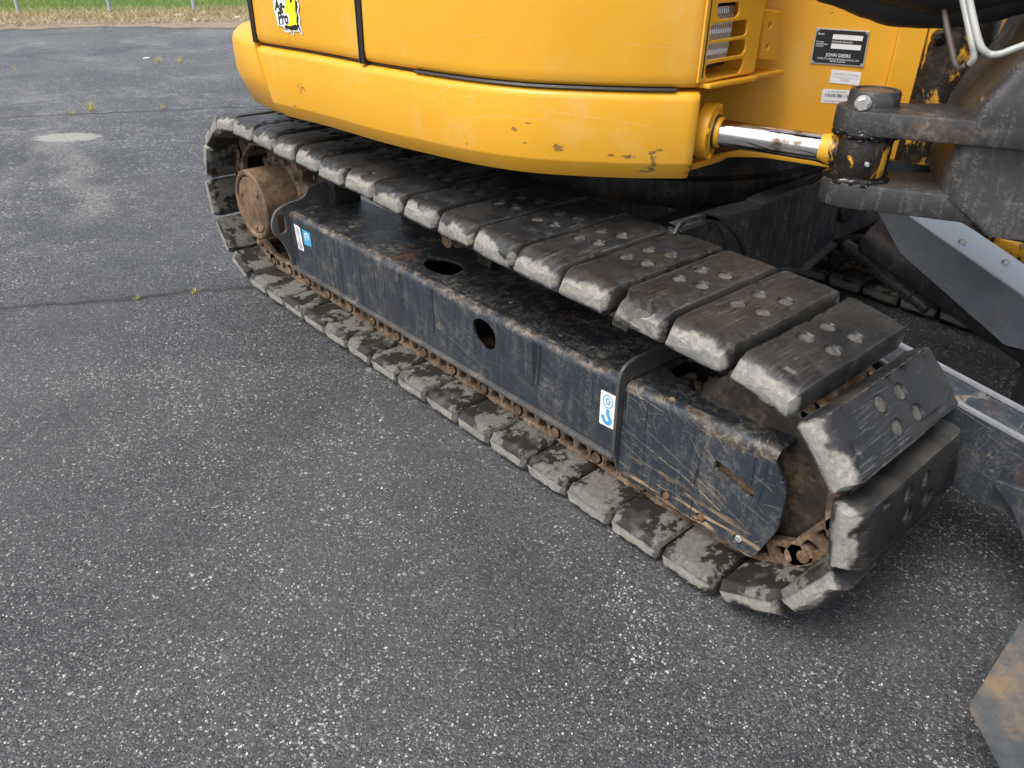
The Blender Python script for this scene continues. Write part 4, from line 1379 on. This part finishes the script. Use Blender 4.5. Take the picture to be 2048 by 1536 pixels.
wrect(q, .34, .72, .90, .855, .0040, 'sticker_white', 'number_field', NPL)
wrect(q, .34, .46, .90, .60, .0040, 'sticker_white', 'number_field', NPL)
H = LYn
for s, u, v, sz, al, bd in (('Model', .05, .82, .062, 'LEFT', .00003), ('Product', .05, .605, .055, 'LEFT', .00003), ('Identification', .05, .545, .055, 'LEFT', .00003), ('Number', .05, .485, .055, 'LEFT', .00003),
                            ('Hydraulic Excavator', .34, .635, .062, 'LEFT', .00003), ('JOHN DEERE', .51, .235, .105, 'CENTER', .00012),
                            ('DEERE & COMPANY MOLINE, ILLINOIS, USA', .52, .145, .052, 'CENTER', .00003), ('MADE IN JAPAN', .52, .085, .052, 'CENTER', .00003)):
    wtext(s, u, v, H*sz*1.25, .0041, 'sticker_white', NPL, q, al, bold=bd, wx=.95)
for (u, v) in ((.028, .04), (.972, .04), (.028, .96), (.972, .96)):
    o = np.array(q[3])+UX*u+UY*v; mb = MB(); me = plate_mesh(circ(o[0], o[1], .0022, 10), (), .002, .0005); me.transform(WM @ Matrix.Translation((0, 0, .0045))); mk('rivet', me, 'zinc', NPL)
# white regulation label
q2 = [wuv(1600+X/12.8, 120+Y/12.8) for X, Y in ((815, 240), (1575, 315), (1510, 650), (750, 575))]
L2 = part('regulation_label', None or plate_mesh(rpoly(q2, .002, 3), (), .0006, 0), 'sticker_white', 'white label of two printed lines below the maker plate')
L2.data.transform(WM @ Matrix.Translation((0, 0, .0012)))
h2 = np.linalg.norm(np.array(q2[0])-np.array(q2[3]))
wtext('CANADA ICES-002', .5, .62, h2*.27, .0018, 'sticker_grey', L2, q2, 'CENTER', wx=.9)
wtext('NMB2', .5, .20, h2*.26, .0018, 'sticker_grey', L2, q2, 'CENTER')
wrect(q2, .06, .475, .95, .495, .0018, 'sticker_grey', 'rule', L2)
q3 = [wuv(1600+X/12.8, 120+Y/12.8) for X, Y in ((580, 735), (1325, 775), (1275, 1135), (530, 1085))]
L3 = part('barcode_label', plate_mesh(rpoly(q3, .003, 3), (), .0006, 0), 'sticker_white', 'white bar code label below the regulation label')
L3.data.transform(WM @ Matrix.Translation((0, 0, .0012)))
h3 = np.linalg.norm(np.array(q3[0])-np.array(q3[3]))
wtext('AG - PRO COMPANIES', .5, .78, h3*.15, .0018, 'sticker_black', L3, q3, 'CENTER', wx=.95)
wtext('www.agproco.com', .48, .10, h3*.16, .0018, 'sticker_black', L3, q3, 'CENTER', wx=1.25)
rg = random.Random(11); u = .10; mbb = []
while u < .9:
    w_ = rg.choice((.006, .01, .018)); gap = rg.choice((.008, .012, .03))
    wrect(q3, u, .44, u+w_, .68, .0018, 'sticker_black', 'bar', L3); u += w_+gap

# ---------------------------------------------------------------- swing cylinder
GL = atd(1428, 263, 1.845); EY = atd(1722, 308, 1.71)
AX = (EY-GL)/np.linalg.norm(EY-GL)
def along(t): return GL+AX*t
LR = float(np.linalg.norm(EY-GL))
mb = MB(); mb.lathe([(-.55, .055), (-.02, .055), (-.018, .060), (0, .060)], tuple(along(-.03)), tuple(AX), 40); SCY = part('swing_cylinder', mb.mesh(), 'yellow_paint')
mb = MB(); mb.lathe([(-.03, .064), (-.028, .066), (-.002, .066), (0, .064), (.001, .045), (.004, .042), (.004, .036)], tuple(GL), tuple(AX), 48); o = mk('gland', mb.mesh(), 'yellow_paint', SCY)
for k in range(4):
    a = R(35+90*k); A1 = Vector(AX).orthogonal().normalized(); B1 = Vector(AX).cross(A1)
    pc2 = Vector(GL)+(A1*math.cos(a)+B1*math.sin(a))*.058
    mb = MB(); mb.box(tuple(pc2), (.012, .012, .012), None, .002); mk('gland_notch', mb.mesh(), 'yellow_paint', SCY)
mb = MB(); mb.lathe([(.003, .0405), (.008, .0405), (.008, .034)], tuple(GL), tuple(AX), 40); mk('wiper_seal', mb.mesh(), 'seal_rubber', SCY)
mb = MB(); mb.lathe([(.004, .0350), (.018, .0350), (.020, .0305)], tuple(GL), tuple(AX), 40); mk('gland_nose', mb.mesh(), 'yellow_paint', SCY)
mb = MB(); mb.lathe([(.02, .0305), (LR-.085, .0305)], tuple(GL), tuple(AX), 48); mk('rod', mb.mesh(), 'chrome', SCY)
mb = MB(); mb.lathe([(LR-.088, .0312), (LR-.06, .036), (LR-.02, .045), (LR, .045)], tuple(GL), tuple(AX), 36); mk('rod_end', mb.mesh(), 'greasy_yellow', SCY)
zE = EY[2]
mb = MB(); mb.lathe([(-.051, .056), (-.045, .060), (.045, .060), (.051, .056)], tuple(EY), (0, 0, 1), 40); mk('rod_eye', mb.mesh(), 'greasy_yellow', SCY)
mb = MB(); mb.lathe([(0, .004), (.012, .004), (.014, .006), (.02, .003)], tuple(EY+np.array([-.050, -.038, -.005])), (-.8, -.6, 0), 10); mk('grease_nipple', mb.mesh(), 'zinc', SCY)

# ---------------------------------------------------------------- swing bracket (cast) with two lugs
dirA = np.array([math.cos(R(-62)), math.sin(R(-62)), 0]); nA = np.array([-dirA[1], dirA[0], 0])    # nA points to +x,+y
def arm_outline():
    e = EY[:2]; pts = []
    def P(u, v): return tuple(e+dirA[:2]*u+nA[:2]*v)
    for a in np.linspace(90, 270, 13):
        pts.append(P(.072*math.cos(R(a)), .072*math.sin(R(a))))
    pts += [P(.10, -.074), P(.24, -.082), P(.40, -.088), P(.60, -.045), P(.62, .26), P(.30, .22), P(.16, .11), P(.08, .076)]
    return pts


SB = empty('swing_bracket', EX); SB.matrix_local = INV.copy()
def sloped(me, k):
    for v in me.vertices:
        u = (v.co.x-EY[0])*dirA[0]+(v.co.y-EY[1])*dirA[1]
        v.co.z += -k*max(0, u)
    return me


me = plate_mesh(arm_outline(), (), .050, .005); me.transform(ZM(zE+.052+.025)); mk('upper_lug', me, 'cast_steel', SB)
me = plate_mesh(arm_outline(), (), .056, .006); me.transform(ZM(zE-.050-.028)); mk('lower_lug', me, 'cast_steel', SB)
# pin boss and pin
mb = MB(); mb.lathe([(.09, .060), (.104, .056), (.106, .053), (.132, .052), (.137, .049), (.137, .040), (.132, .039), (.132, 0)], tuple(EY), (0, 0, 1), 40); mk('pin_boss', mb.mesh(), 'cast_steel', SB)
mb = MB(); mb.lathe([(-.10, .037), (.131, .037), (.135, .035), (.1355, .0)], tuple(EY), (0, 0, 1), 32); mk('pin', mb.mesh(), 'brown_rod', SB)
bd = np.array([-.93, -.36, -.05]); b0 = EY+np.array([-.040, .002, .116])
mb = MB(); mb.lathe([(0, .010), (.020, .010), (.021, .0155), (.023, .0155), (.023, .0145), (.034, .0145), (.036, .012), (.036, 0)], tuple(b0), tuple(bd), 6)
mb.lathe([(.018, .0165), (.021, .0165)], tuple(b0), tuple(bd), 24); mk('lock_bolt', mb.mesh(), 'zinc', SB)
# cast body: lofted column between and above the lugs
def body_loft(rows):
    mb = MB(); P = []
    for (z, u0, u1, v0, v1) in rows:
        pts = rpoly([(u0, v0), (u1, v0), (u1, v1), (u0, v1)], .035, 5); row = []
        for u, v in pts:
            q = EY[:2]+dirA[:2]*u+nA[:2]*v; row.append((q[0], q[1], z))
        row.append(row[0]); P.append(row)
    mb.grid(P); mb.add(P[0][:-1], [tuple(range(len(P[0])-1))]); mb.add(P[-1][:-1], [tuple(range(len(P[0])-1))])
    return mb.mesh(ang=45)


mk('bracket_body', body_loft([(zE-.150, .40, .75, -.04, .34), (zE-.125, .26, .78, -.09, .34), (zE-.06, .17, .78, -.085, .34), (zE+.02, .17, .78, -.06, .34), (zE+.10, .18, .78, -.085, .34), (zE+.15, .20, .78, -.07, .34), (zE+.22, .245, .78, -.06, .32), (zE+.36, .275, .76, -.05, .30), (zE+.65, .29, .74, -.05, .28)]), 'cast_steel', SB)
# boom rising out of the bracket and the cab side of the house (both outside the photograph's frame)
bc = EY[:2]+dirA[:2]*.52+nA[:2]*.13
mb = MB(); P = []
for (dx, dy, z, hw_, hd_) in ((0, .02, 1.38, .12, .15), (.02, -.05, 1.75, .13, .17), (.06, -.35, 2.35, .13, .18), (.12, -.95, 2.95, .12, .17), (.16, -1.6, 3.2, .11, .15)):
    P.append([(bc[0]+dx+a_*hw_, bc[1]+dy+b_*hd_, z+.35*b_*hd_*(1 if z > 2 else 0)) for a_, b_ in ((-1, -1), (1, -1), (1, 1), (-1, 1), (-1, -1))])
mb.grid(P); mb.add(P[0][:4], [(0, 1, 2, 3)]); mb.add(P[-1][:4], [(0, 1, 2, 3)]); part('boom', mb.mesh(ang=30), 'yellow_paint')
mb = MB(); mb.box((1.86, -.40, 1.14), (.88, 1.30, .64), None, .05); part('cab_base', mb.mesh(), 'yellow_paint')
mb = MB(); mb.box((1.86, -.42, 2.02), (.86, 1.24, 1.10), None, .08); part('cab_glass', mb.mesh(), 'lamp_housing')

# black grease squeezed out around the eye
for (zc, sd_) in ((.050, 1), (-.050, 2)):
    rg = random.Random(sd_); mb = MB(); P = []
    nA_ = 60
    for k in range(nA_):
        a = 2*math.pi*k/nA_; row = []
        amp = .006+.008*abs(nz(math.cos(a)*2.5+sd_*7, math.sin(a)*2.5, 0))*2
        for j in range(7):
            b_ = math.pi*j/6-math.pi/2
            rr = .060+amp*math.cos(b_)+.003*nz(k*.7, j*.8, sd_)
            zz = zc+(.010+.010*nz(math.cos(a)*3, math.sin(a)*3, sd_*3))*math.sin(b_)
            row.append((EY[0]+rr*math.cos(a), EY[1]+rr*math.sin(a), EY[2]+zz))
        P.append(row)
    mb.grid(P, True); mk('grease_ring', mb.mesh(ang=60), 'grease', SB)
mb = MB(); rg = random.Random(21)
for k in range(60):
    a = R(rg.uniform(150, 300)); bm = bmesh.new(); bmesh.ops.create_icosphere(bm, subdivisions=2, radius=rg.uniform(.003, .009))
    s_ = rg.random()*20
    for v in bm.verts: v.co *= 1+.6*mn.noise(v.co*140+Vector((s_, 0, s_)))
    for v in bm.verts: v.co.z *= .6
    rr = rg.uniform(.058, .070)
    mb.bm(bm, (EY[0]+rr*math.cos(a), EY[1]+rr*math.sin(a), EY[2]+rg.choice((.052, .056, .048, -.052))+rg.uniform(-.008, .008)))
mk('grease_lumps', mb.mesh(ang=60), 'grease', SB)['kind'] = 'stuff'

# ---------------------------------------------------------------- hoses and rods at the boom foot
def ptube(name, pix, r, mat, seg=14, n=8):
    pts = smooth_path([tuple(atd(px, py, d)) for px, py, d in pix], n)
    mb = MB(); mb.tube(pts, r, seg); return part(name, mb.mesh(ang=60), mat)


def sleeve(name, pix, r, seed):
    pts = smooth_path([tuple(atd(px, py, d)) for px, py, d in pix], 14); mb = MB(); n = len(pts)
    mb.tube(pts, [r*(1+.05*nz(i*.35, seed, 0)) for i in range(n)], 28)
    for v in range(len(mb.v)):
        p = mb.v[v]; k = .006*nz(p[0]*9, p[1]*9+seed, p[2]*30)+.002*nz(p[0]*40, p[1]*40, p[2]*60)
        mb.v[v] = (p[0], p[1]+k, p[2]+k)
    part(name, mb.mesh(ang=70), 'sleeve_fabric')


sleeve('hose_sleeve', [(1560, -95, 1.60), (1660, -38, 1.60), (1760, -2, 1.58), (1860, 12, 1.56), (1960, 4, 1.54), (2060, -28, 1.52), (2180, -90, 1.5)], .041, 1)
sleeve('hose_sleeve', [(1640, -150, 1.52), (1740, -80, 1.52), (1850, -45, 1.50), (1960, -52, 1.48), (2080, -80, 1.46), (2200, -140, 1.45)], .060, 2)
ptube('steel_rod', [(1917, -60, 1.42), (1925, -8, 1.42), (1935, 40, 1.42), (1944, 84, 1.42), (1948, 104, 1.425), (1947, 118, 1.43), (1940, 128, 1.44)], .0065, 'rod_paint')
ptube('steel_rod', [(1930, -60, 1.41), (1937, -10, 1.41), (1947, 40, 1.41), (1957, 80, 1.41), (1966, 99, 1.41), (1981, 109, 1.41), (2000, 108, 1.40), (2025, 99, 1.39), (2060, 86, 1.38)], .0065, 'rod_paint')
ptube('bent_pipe', [(1888, 20, 1.50), (1894, 55, 1.50), (1902, 90, 1.50), (1908, 118, 1.50), (1912, 131, 1.50), (1918, 138, 1.50), (1926, 134, 1.49), (1936, 126, 1.48), (1943, 121, 1.45)], .0055, 'brown_rod')
mb = MB(); p = wall(1878, 74, .02); mb.lathe([(0, .018), (.02, .018), (.03, .012), (.034, 0)], tuple(p), tuple(WN), 16); part('greasy_plug', mb.mesh(), 'grease')

# ---------------------------------------------------------------- dozer blade, arms, cylinder guard
BL = empty('dozer_blade', EX); BL.matrix_local = INV.copy()
prof_end = rpoly([(-1.924, .158), (-1.938, .382), (-1.955, .50), (-2.13, .52), (-2.15, .40), (-2.13, .20), (-2.10, .06), (-2.04, .02), (-2.00, .078)], [.012, .02, .02, .03, .03, .03, .02, .01, .01], 3)
for x in (.006, 2.314):
    me = plate_mesh(prof_end, (), .014, .002); me.transform(XM(x)); mk('end_plate', me, 'blade_end', BL, None, 'scraped blue-grey end plate of the blade with rusty worn corner')
mb = MB(); cur = [(-2.06, .025), (-2.035, .12), (-2.025, .24), (-2.035, .36), (-2.065, .49)]
cs = smooth_path([np.array(c_) for c_ in cur], 5)
P = [[(.013, c_[0], c_[1]), (2.307, c_[0], c_[1])] for c_ in cs]+[[(.013, c_[0]-.014, c_[1]), (2.307, c_[0]-.014, c_[1])] for c_ in cs[::-1]]
P.append(P[0]); mb.grid(P); mk('mouldboard', mb.mesh(), 'blade_steel', BL)
mb = MB(); mb.box((1.16, -2.075, .065), (2.29, .02, .11), None, .003); mk('cutting_edge', mb.mesh(), 'frame_edge', BL)
mb = MB(); mb.box((1.16, -1.985, .20), (2.0, .07, .08), None, .006); mk('rear_box', mb.mesh(), 'blade_steel', BL)


def blade_arm(sg):
    # side-view outline (y, z) of one arm; sg=-1 left of the machine axis
    xa = 1.16+sg*.61
    side = rpoly([(-.98, .50), (-1.30, .485), (-1.78, .405), (-1.98, .375), (-1.98, .16), (-1.80, .225), (-1.30, .275), (-.98, .33)], [.04, .05, .05, .01, .01, .05, .05, .04], 4)
    for dx in (-.055, .055):
        me = plate_mesh(side, (), .012, .002); me.transform(XM(xa+dx)); mk('arm_plate', me, 'blade_steel', BL)
    mb = MB()
    top = [(-.98, .494), (-1.30, .479), (-1.78, .399), (-1.975, .369)]
    P = []
    for y, z in top:
        P.append([(xa-.048, y, z-.010), (xa-.048, y, z), (xa+.048, y, z), (xa+.048, y, z-.010)])
    mb.grid(P); mk('arm_top', mb.mesh(), 'blade_steel', BL)
    for dx in (-.055, .055):
        mb = MB(); P = []
        for y, z in ((-.99, .4995), (-1.30, .4850), (-1.78, .4050), (-1.975, .3755)):
            P.append([(xa+dx-.0065, y, z-.004), (xa+dx-.0065, y, z+.0025), (xa+dx+.0065, y, z+.0025), (xa+dx+.0065, y, z-.004)])
        mb.grid(P); mk('arm_edge', mb.mesh(), 'bare_edge', BL)
    mb = MB(); P = []
    for y, z in ((-.98, .345), (-1.30, .29), (-1.80, .240), (-1.975, .18)):
        P.append([(xa-.048, y, z), (xa+.048, y, z)])
    mb.grid(P); mk('arm_bottom', mb.mesh(), 'under_steel', BL)


blade_arm(-1); blade_arm(1)
me = plate_mesh(rpoly([(-1.74, .315), (-1.80, .27), (-1.93, .10), (-1.985, .08), (-1.985, .30), (-1.86, .325)], .02, 4), (), .016, .002); me.transform(XM(.46)); mk('gusset', me, 'blade_steel', BL)
# cylinder guard: bent sheet over the blade cylinder
xg = 1.02
def gq(px, py, x): q_ = at(px, py, 'x', x); return q_
A_ = [gq(1747, 405, xg), gq(1790, 412, xg)]
ga = [(xg, -1.126, .639), (xg, -1.205, .527), (xg, -1.56, .362), (xg, -1.66, .345)]
gb = [(xg, -1.187, .645), (xg, -1.187, .645), (xg, -1.56, .500), (xg, -1.66, .462)]
p1, p2, p3, p4, p5 = at(1747, 405, 'x', xg), at(1800, 505, 'x', xg), at(2010, 690, 'x', xg), at(2075, 705, 'x', xg), at(2100, 630, 'x', xg)
p6 = at(1790, 413, 'x', xg)
th = .006
side = [(p1[1], p1[2]), (p2[1], p2[2]), (p3[1], p3[2]), (p4[1], p4[2]), (p5[1], p5[2]), (p6[1], p6[2])]
GD = empty('cylinder_guard', EX); GD.matrix_local = INV.copy()
me = plate_mesh(rpoly(side, [.006]*6, 3), (), th, .0015); me.transform(XM(xg)); mk('side_sheet', me, 'guard_steel', GD)
f0, f1 = np.array(p6), np.array(p5)
wv_ = np.array([.20, 0, -.012])
mb = MB(); P = []
for t in np.linspace(0, 1.25, 8):
    a = f0+(f1-f0)*t; row = []
    for k in range(5):
        an = math.pi/2*k/4; row.append(a+np.array([.012-.012*math.cos(an)-.003, 0, -.012+.012*math.sin(an)+.002]))
    row.append(a+wv_*(1-.15*(1-min(1, t*3)))); row.append(a+wv_*(1-.15*(1-min(1, t*3)))+np.array([0, 0, -.006])); P.append(row)
mb.grid(P); mk('top_sheet', mb.mesh(), 'lit_guard_top', GD)
for t, v in ((.40, .30), (.63, .6), (.92, .75)):
    a = f0+(f1-f0)*t+wv_*v
    mb = MB(); mb.lathe([(0, .012), (.003, .012), (.003, .0085), (.010, .0085), (.011, .006)], tuple(a+np.array([0, 0, .001])), (0, .3, .95), 6); mk('guard_bolt', mb.mesh(), 'zinc', GD)
# blade cylinder under the guard, its foot on the blade
mb = MB(); mb.tube([(1.13, -1.10, .52), (1.13, -1.62, .34)], .062, 28); mb.tube([(1.13, -1.60, .347), (1.13, -1.93, .235)], .032, 20); mk('blade_cylinder', mb.mesh(), 'cast_steel', EX, INV.copy())
mb = MB(); mb.lathe([(-.07, .07), (.07, .07)], (1.09, -1.66, .265), (1, 0, 0), 28); mb.box((1.09, -1.80, .22), (.10, .26, .13), None, .02); part('cylinder_foot', mb.mesh(), 'under_steel')
# hydraulic hoses to the blade cylinder, one in a spring guard
hp_ = smooth_path([at(1690, 488, 'x', 1.22), at(1735, 520, 'x', 1.20), at(1775, 556, 'x', 1.17), at(1812, 580, 'x', 1.14)], 26)
mb = MB(); mb.tube(hp_, [.017+.0022*(i % 2) for i in range(len(hp_))], 14); part('spring_guard_hose', mb.mesh(ang=20), 'cast_steel')
mb = MB(); pq = at(1812, 580, 'x', 1.14); mb.tube([pq, pq+np.array([-.01, -.03, -.012])], .024, 6); mb.tube([pq+np.array([-.01, -.03, -.012]), pq+np.array([-.02, -.08, -.03])], .018, 14); part('hose_fitting', mb.mesh(), 'cast_steel')
for a_, b_, c_ in (((1640, 500), (1700, 478), (1780, 482)), ((1660, 520), (1720, 505), (1790, 540))):
    mb = MB(); mb.tube(smooth_path([at(*a_, 'x', 1.3), at(*b_, 'x', 1.3), at(*c_, 'x', 1.3)], 8), .014, 12); part('hydraulic_hose', mb.mesh(), 'seal_rubber')
# yellow boom lock bracket seen past the guard
mb = MB(); pz = at(2000, 505, 'x', 1.5); mb.box(tuple(pz), (.05, .40, .10), Matrix.Rotation(R(6), 3, 'X'), .012); part('tow_bracket', mb.mesh(), 'greasy_yellow')

# ---------------------------------------------------------------- stickers on track frame and door
def flat_sticker(name, pix, ax, val, off, mat, parent=None, label=None, r=.0):
    i = 'xyz'.index(ax); pts = [at(px, py, ax, val) for px, py in pix]
    p2_ = [(p[1], p[2]) for p in pts]
    me = plate_mesh(rpoly(p2_, r, 3) if r else p2_, (), .0006, 0); me.transform(XM(val+off))
    return part(name, me, mat, label) if parent is None else mk(name, me, mat, parent)


def band(path, wd):                  # ribbon outline from a centre line in 2D
    P = [np.array(p) for p in path]; Lf, Rt = [], []
    for i, p in enumerate(P):
        d = P[min(i+1, len(P)-1)]-P[max(i-1, 0)]; d = d/np.linalg.norm(d); n = np.array([-d[1], d[0]])
        Lf.append(tuple(p+n*wd/2)); Rt.append(tuple(p-n*wd/2))
    return Lf+Rt[::-1]


def hook_sticker(quad, label, dark):
    pts = [at(px, py, 'x', XS) for px, py in quad]; q_ = [np.array((p[1], p[2])) for p in pts]
    S_ = flat_sticker('hook_sticker', quad, 'x', XS, -.0010, 'sticker_white', None, label, .004)
    def uv(u, v): return tuple((q_[3]*(1-u)+q_[2]*u)*(1-v)+(q_[0]*(1-u)+q_[1]*u)*v)
    def add(pts2, mat, name, off=-.0018):
        me = plate_mesh(pts2, (), .0005, 0); me.transform(XM(XS+off)); mk(name, me, mat, S_)
    m = dark
    wd = .0105
    hk = [uv(.55, .52), uv(.52, .40), uv(.62, .30), uv(.72, .20), uv(.60, .11), uv(.38, .12), uv(.24, .22), uv(.22, .30)]
    hk = [tuple(p) for p in smooth_path([np.array(p) for p in hk], 5)]
    add(band(hk, wd), m, 'hook_shape')
    ringp = [uv(.5+.34*math.cos(t), .74+.19*math.sin(t)) for t in np.linspace(0, 2*math.pi, 28)]
    inn = [uv(.5+.29*math.cos(t), .74+.16*math.sin(t)) for t in np.linspace(0, 2*math.pi, 28)]
    me = plate_mesh(ringp[:-1], [inn[:-1]], .0005, 0); me.transform(XM(XS-.0018)); mk('ring_shape', me, m, S_)
    ar = [uv(.42, .64), uv(.42, .76), uv(.30, .76), uv(.5, .87), uv(.7, .76), uv(.58, .76), uv(.58, .64)]
    me = plate_mesh(ar, [[tuple(np.array(uv(.5, .74))+(np.array(p)-np.array(uv(.5, .74)))*.6) for p in ar]], .0005, 0); me.transform(XM(XS-.0018)); mk('arrow_shape', me, m, S_)


hook_sticker([(1203, 778), (1233, 793), (1229, 860), (1199, 845)], 'white lifting-hook sticker with a blue hook beside the front fin', 'sticker_blue')
hook_sticker([(588, 447), (600, 455), (609, 503), (598, 497)], 'white lifting-hook sticker at the rear of the track frame', 'sticker_grey')
BS = flat_sticker('tie_down_sticker', [(604, 457), (620, 466), (624, 494), (610, 489)], 'x', XS, -.0010, 'sticker_blue', None, 'small pale blue tie-down sticker')
mb_ = at(614, 474, 'x', XS)
for k, rr in enumerate((.016, .010)):
    me = plate_mesh(circ(mb_[1], mb_[2]-.006*k, rr, 18), [circ(mb_[1], mb_[2]-.006*k, rr*.72, 18)], .0005, 0); me.transform(XM(XS-.0018)); mk('emblem', me, 'sticker_white', BS)

# dealer sticker on the rear door (laid on the door's curved face)
cen, nrm = plan_at(.20, .004)
tdir = np.array([-nrm[1], nrm[0]])
if tdir[1] > 0: tdir = -tdir           # towards the front of the machine = to the right in the photograph
nrm3 = np.array([-nrm[0], -nrm[1], 0.]); tdir3 = np.array([tdir[0], tdir[1], 0.]); O3 = np.array([cen[0], cen[1], 1.05])
SM = frame3(tuple(O3), tuple(tdir3), (0, 0, 1))
def suv(X, Y):
    d = ray(520+X/17.07, Y/17.07); t = ((O3-CAMP) @ nrm3)/(d @ nrm3); q_ = CAMP+d*t-O3
    return (float(q_ @ tdir3), float(q_[2]))


def sticker_layer(pts, off, mat, name, parent, holes=()):
    me = plate_mesh(pts, holes, .0004, 0)
    for v in me.vertices:
        wy = O3[1]+tdir3[1]*v.co.x
        p_, n_ = plan_at(wy, .0035)
        zz = O3[2]+v.co.y
        # follow the door's slight inward lean
        dd = off+v.co.z
        v.co = Vector((p_[0]-n_[0]*dd, p_[1]-n_[1]*dd, zz))
    if parent is None:
        return part(name, me, mat, 'dealer sticker, yellow map outline with black lettering, on the rear door')
    return mk(name, me, mat, parent)


outl = [(430, -520), (1400, -540), (1330, -260), (1290, 0), (1345, 120), (1370, 250), (1330, 420), (1410, 600), (1390, 830), (1490, 1130), (1460, 1195), (1360, 1075), (1180, 1080), (1200, 1180), (1160, 1215), (1060, 1080), (970, 1125), (860, 1070), (825, 905), (660, 905), (600, 640), (500, 350), (465, 0)]
DS = sticker_layer([suv(*p) for p in outl], .0012, 'sticker_white', 'dealer_sticker', None)
blk = [(560, -440), (1330, -460), (1270, -240), (1250, 0), (1300, 60), (1320, 250), (1290, 420), (1355, 600), (1340, 800), (1455, 1120), (1430, 1125), (1330, 900), (1320, 1020), (1120, 1030), (1150, 1150), (1130, 1155), (1080, 1010), (890, 950), (850, 840), (700, 500), (560, 250)]
sticker_layer([suv(*p) for p in blk], .0019, 'sticker_black', 'map_shadow', DS)
yel = [(600, -420), (1280, -440), (1220, -240), (1010, -160), (1060, 80), (1110, 130), (1150, -60), (1230, -20), (1240, 200), (1240, 380), (1290, 520), (1280, 760), (1310, 860), (1240, 830), (1170, 860), (1060, 890), (930, 860), (700, 500), (600, 250)]
sticker_layer([suv(*p) for p in yel], .0026, 'sticker_yellow', 'map_shape', DS)
wht = [(520, -60), (880, -60), (900, 220), (850, 420), (1010, 470), (1050, 740), (1000, 830), (870, 880), (800, 800), (660, 870), (560, 420)]
sticker_layer([suv(*p) for p in wht], .0033, 'sticker_white', 'letter_backing', DS)


def stext(s, X0, Y0, X1, hpx, mat='sticker_black', bold=.0):
    a, b = np.array(suv(X0, Y0)), np.array(suv(X1, Y0)); c_ = np.array(suv(X0, Y0-hpx))
    hgt = c_[1]-a[1]
    me = text_mesh(s, hgt*1.42, 'LEFT', bold)
    mxx = max(v.co.x for v in me.vertices); kx = (b[0]-a[0])/mxx
    for v in me.vertices:
        xx = a[0]+v.co.x*kx; zz = a[1]+(b[1]-a[1])*(v.co.x/mxx)+v.co.y
        p_, n_ = plan_at(O3[1]+tdir3[1]*xx, .0035)
        v.co = Vector((p_[0]-n_[0]*.0040, p_[1]-n_[1]*.0040, O3[2]+zz))
    mk('lettering', me, mat, DS)


stext('Ag-', 575, 335, 900, 330, bold=.0016)
stext('Pro', 690, 800, 1030, 400, bold=.0016)
stext('AgProCo.com', 870, 1010, 1320, 80, bold=.0002)
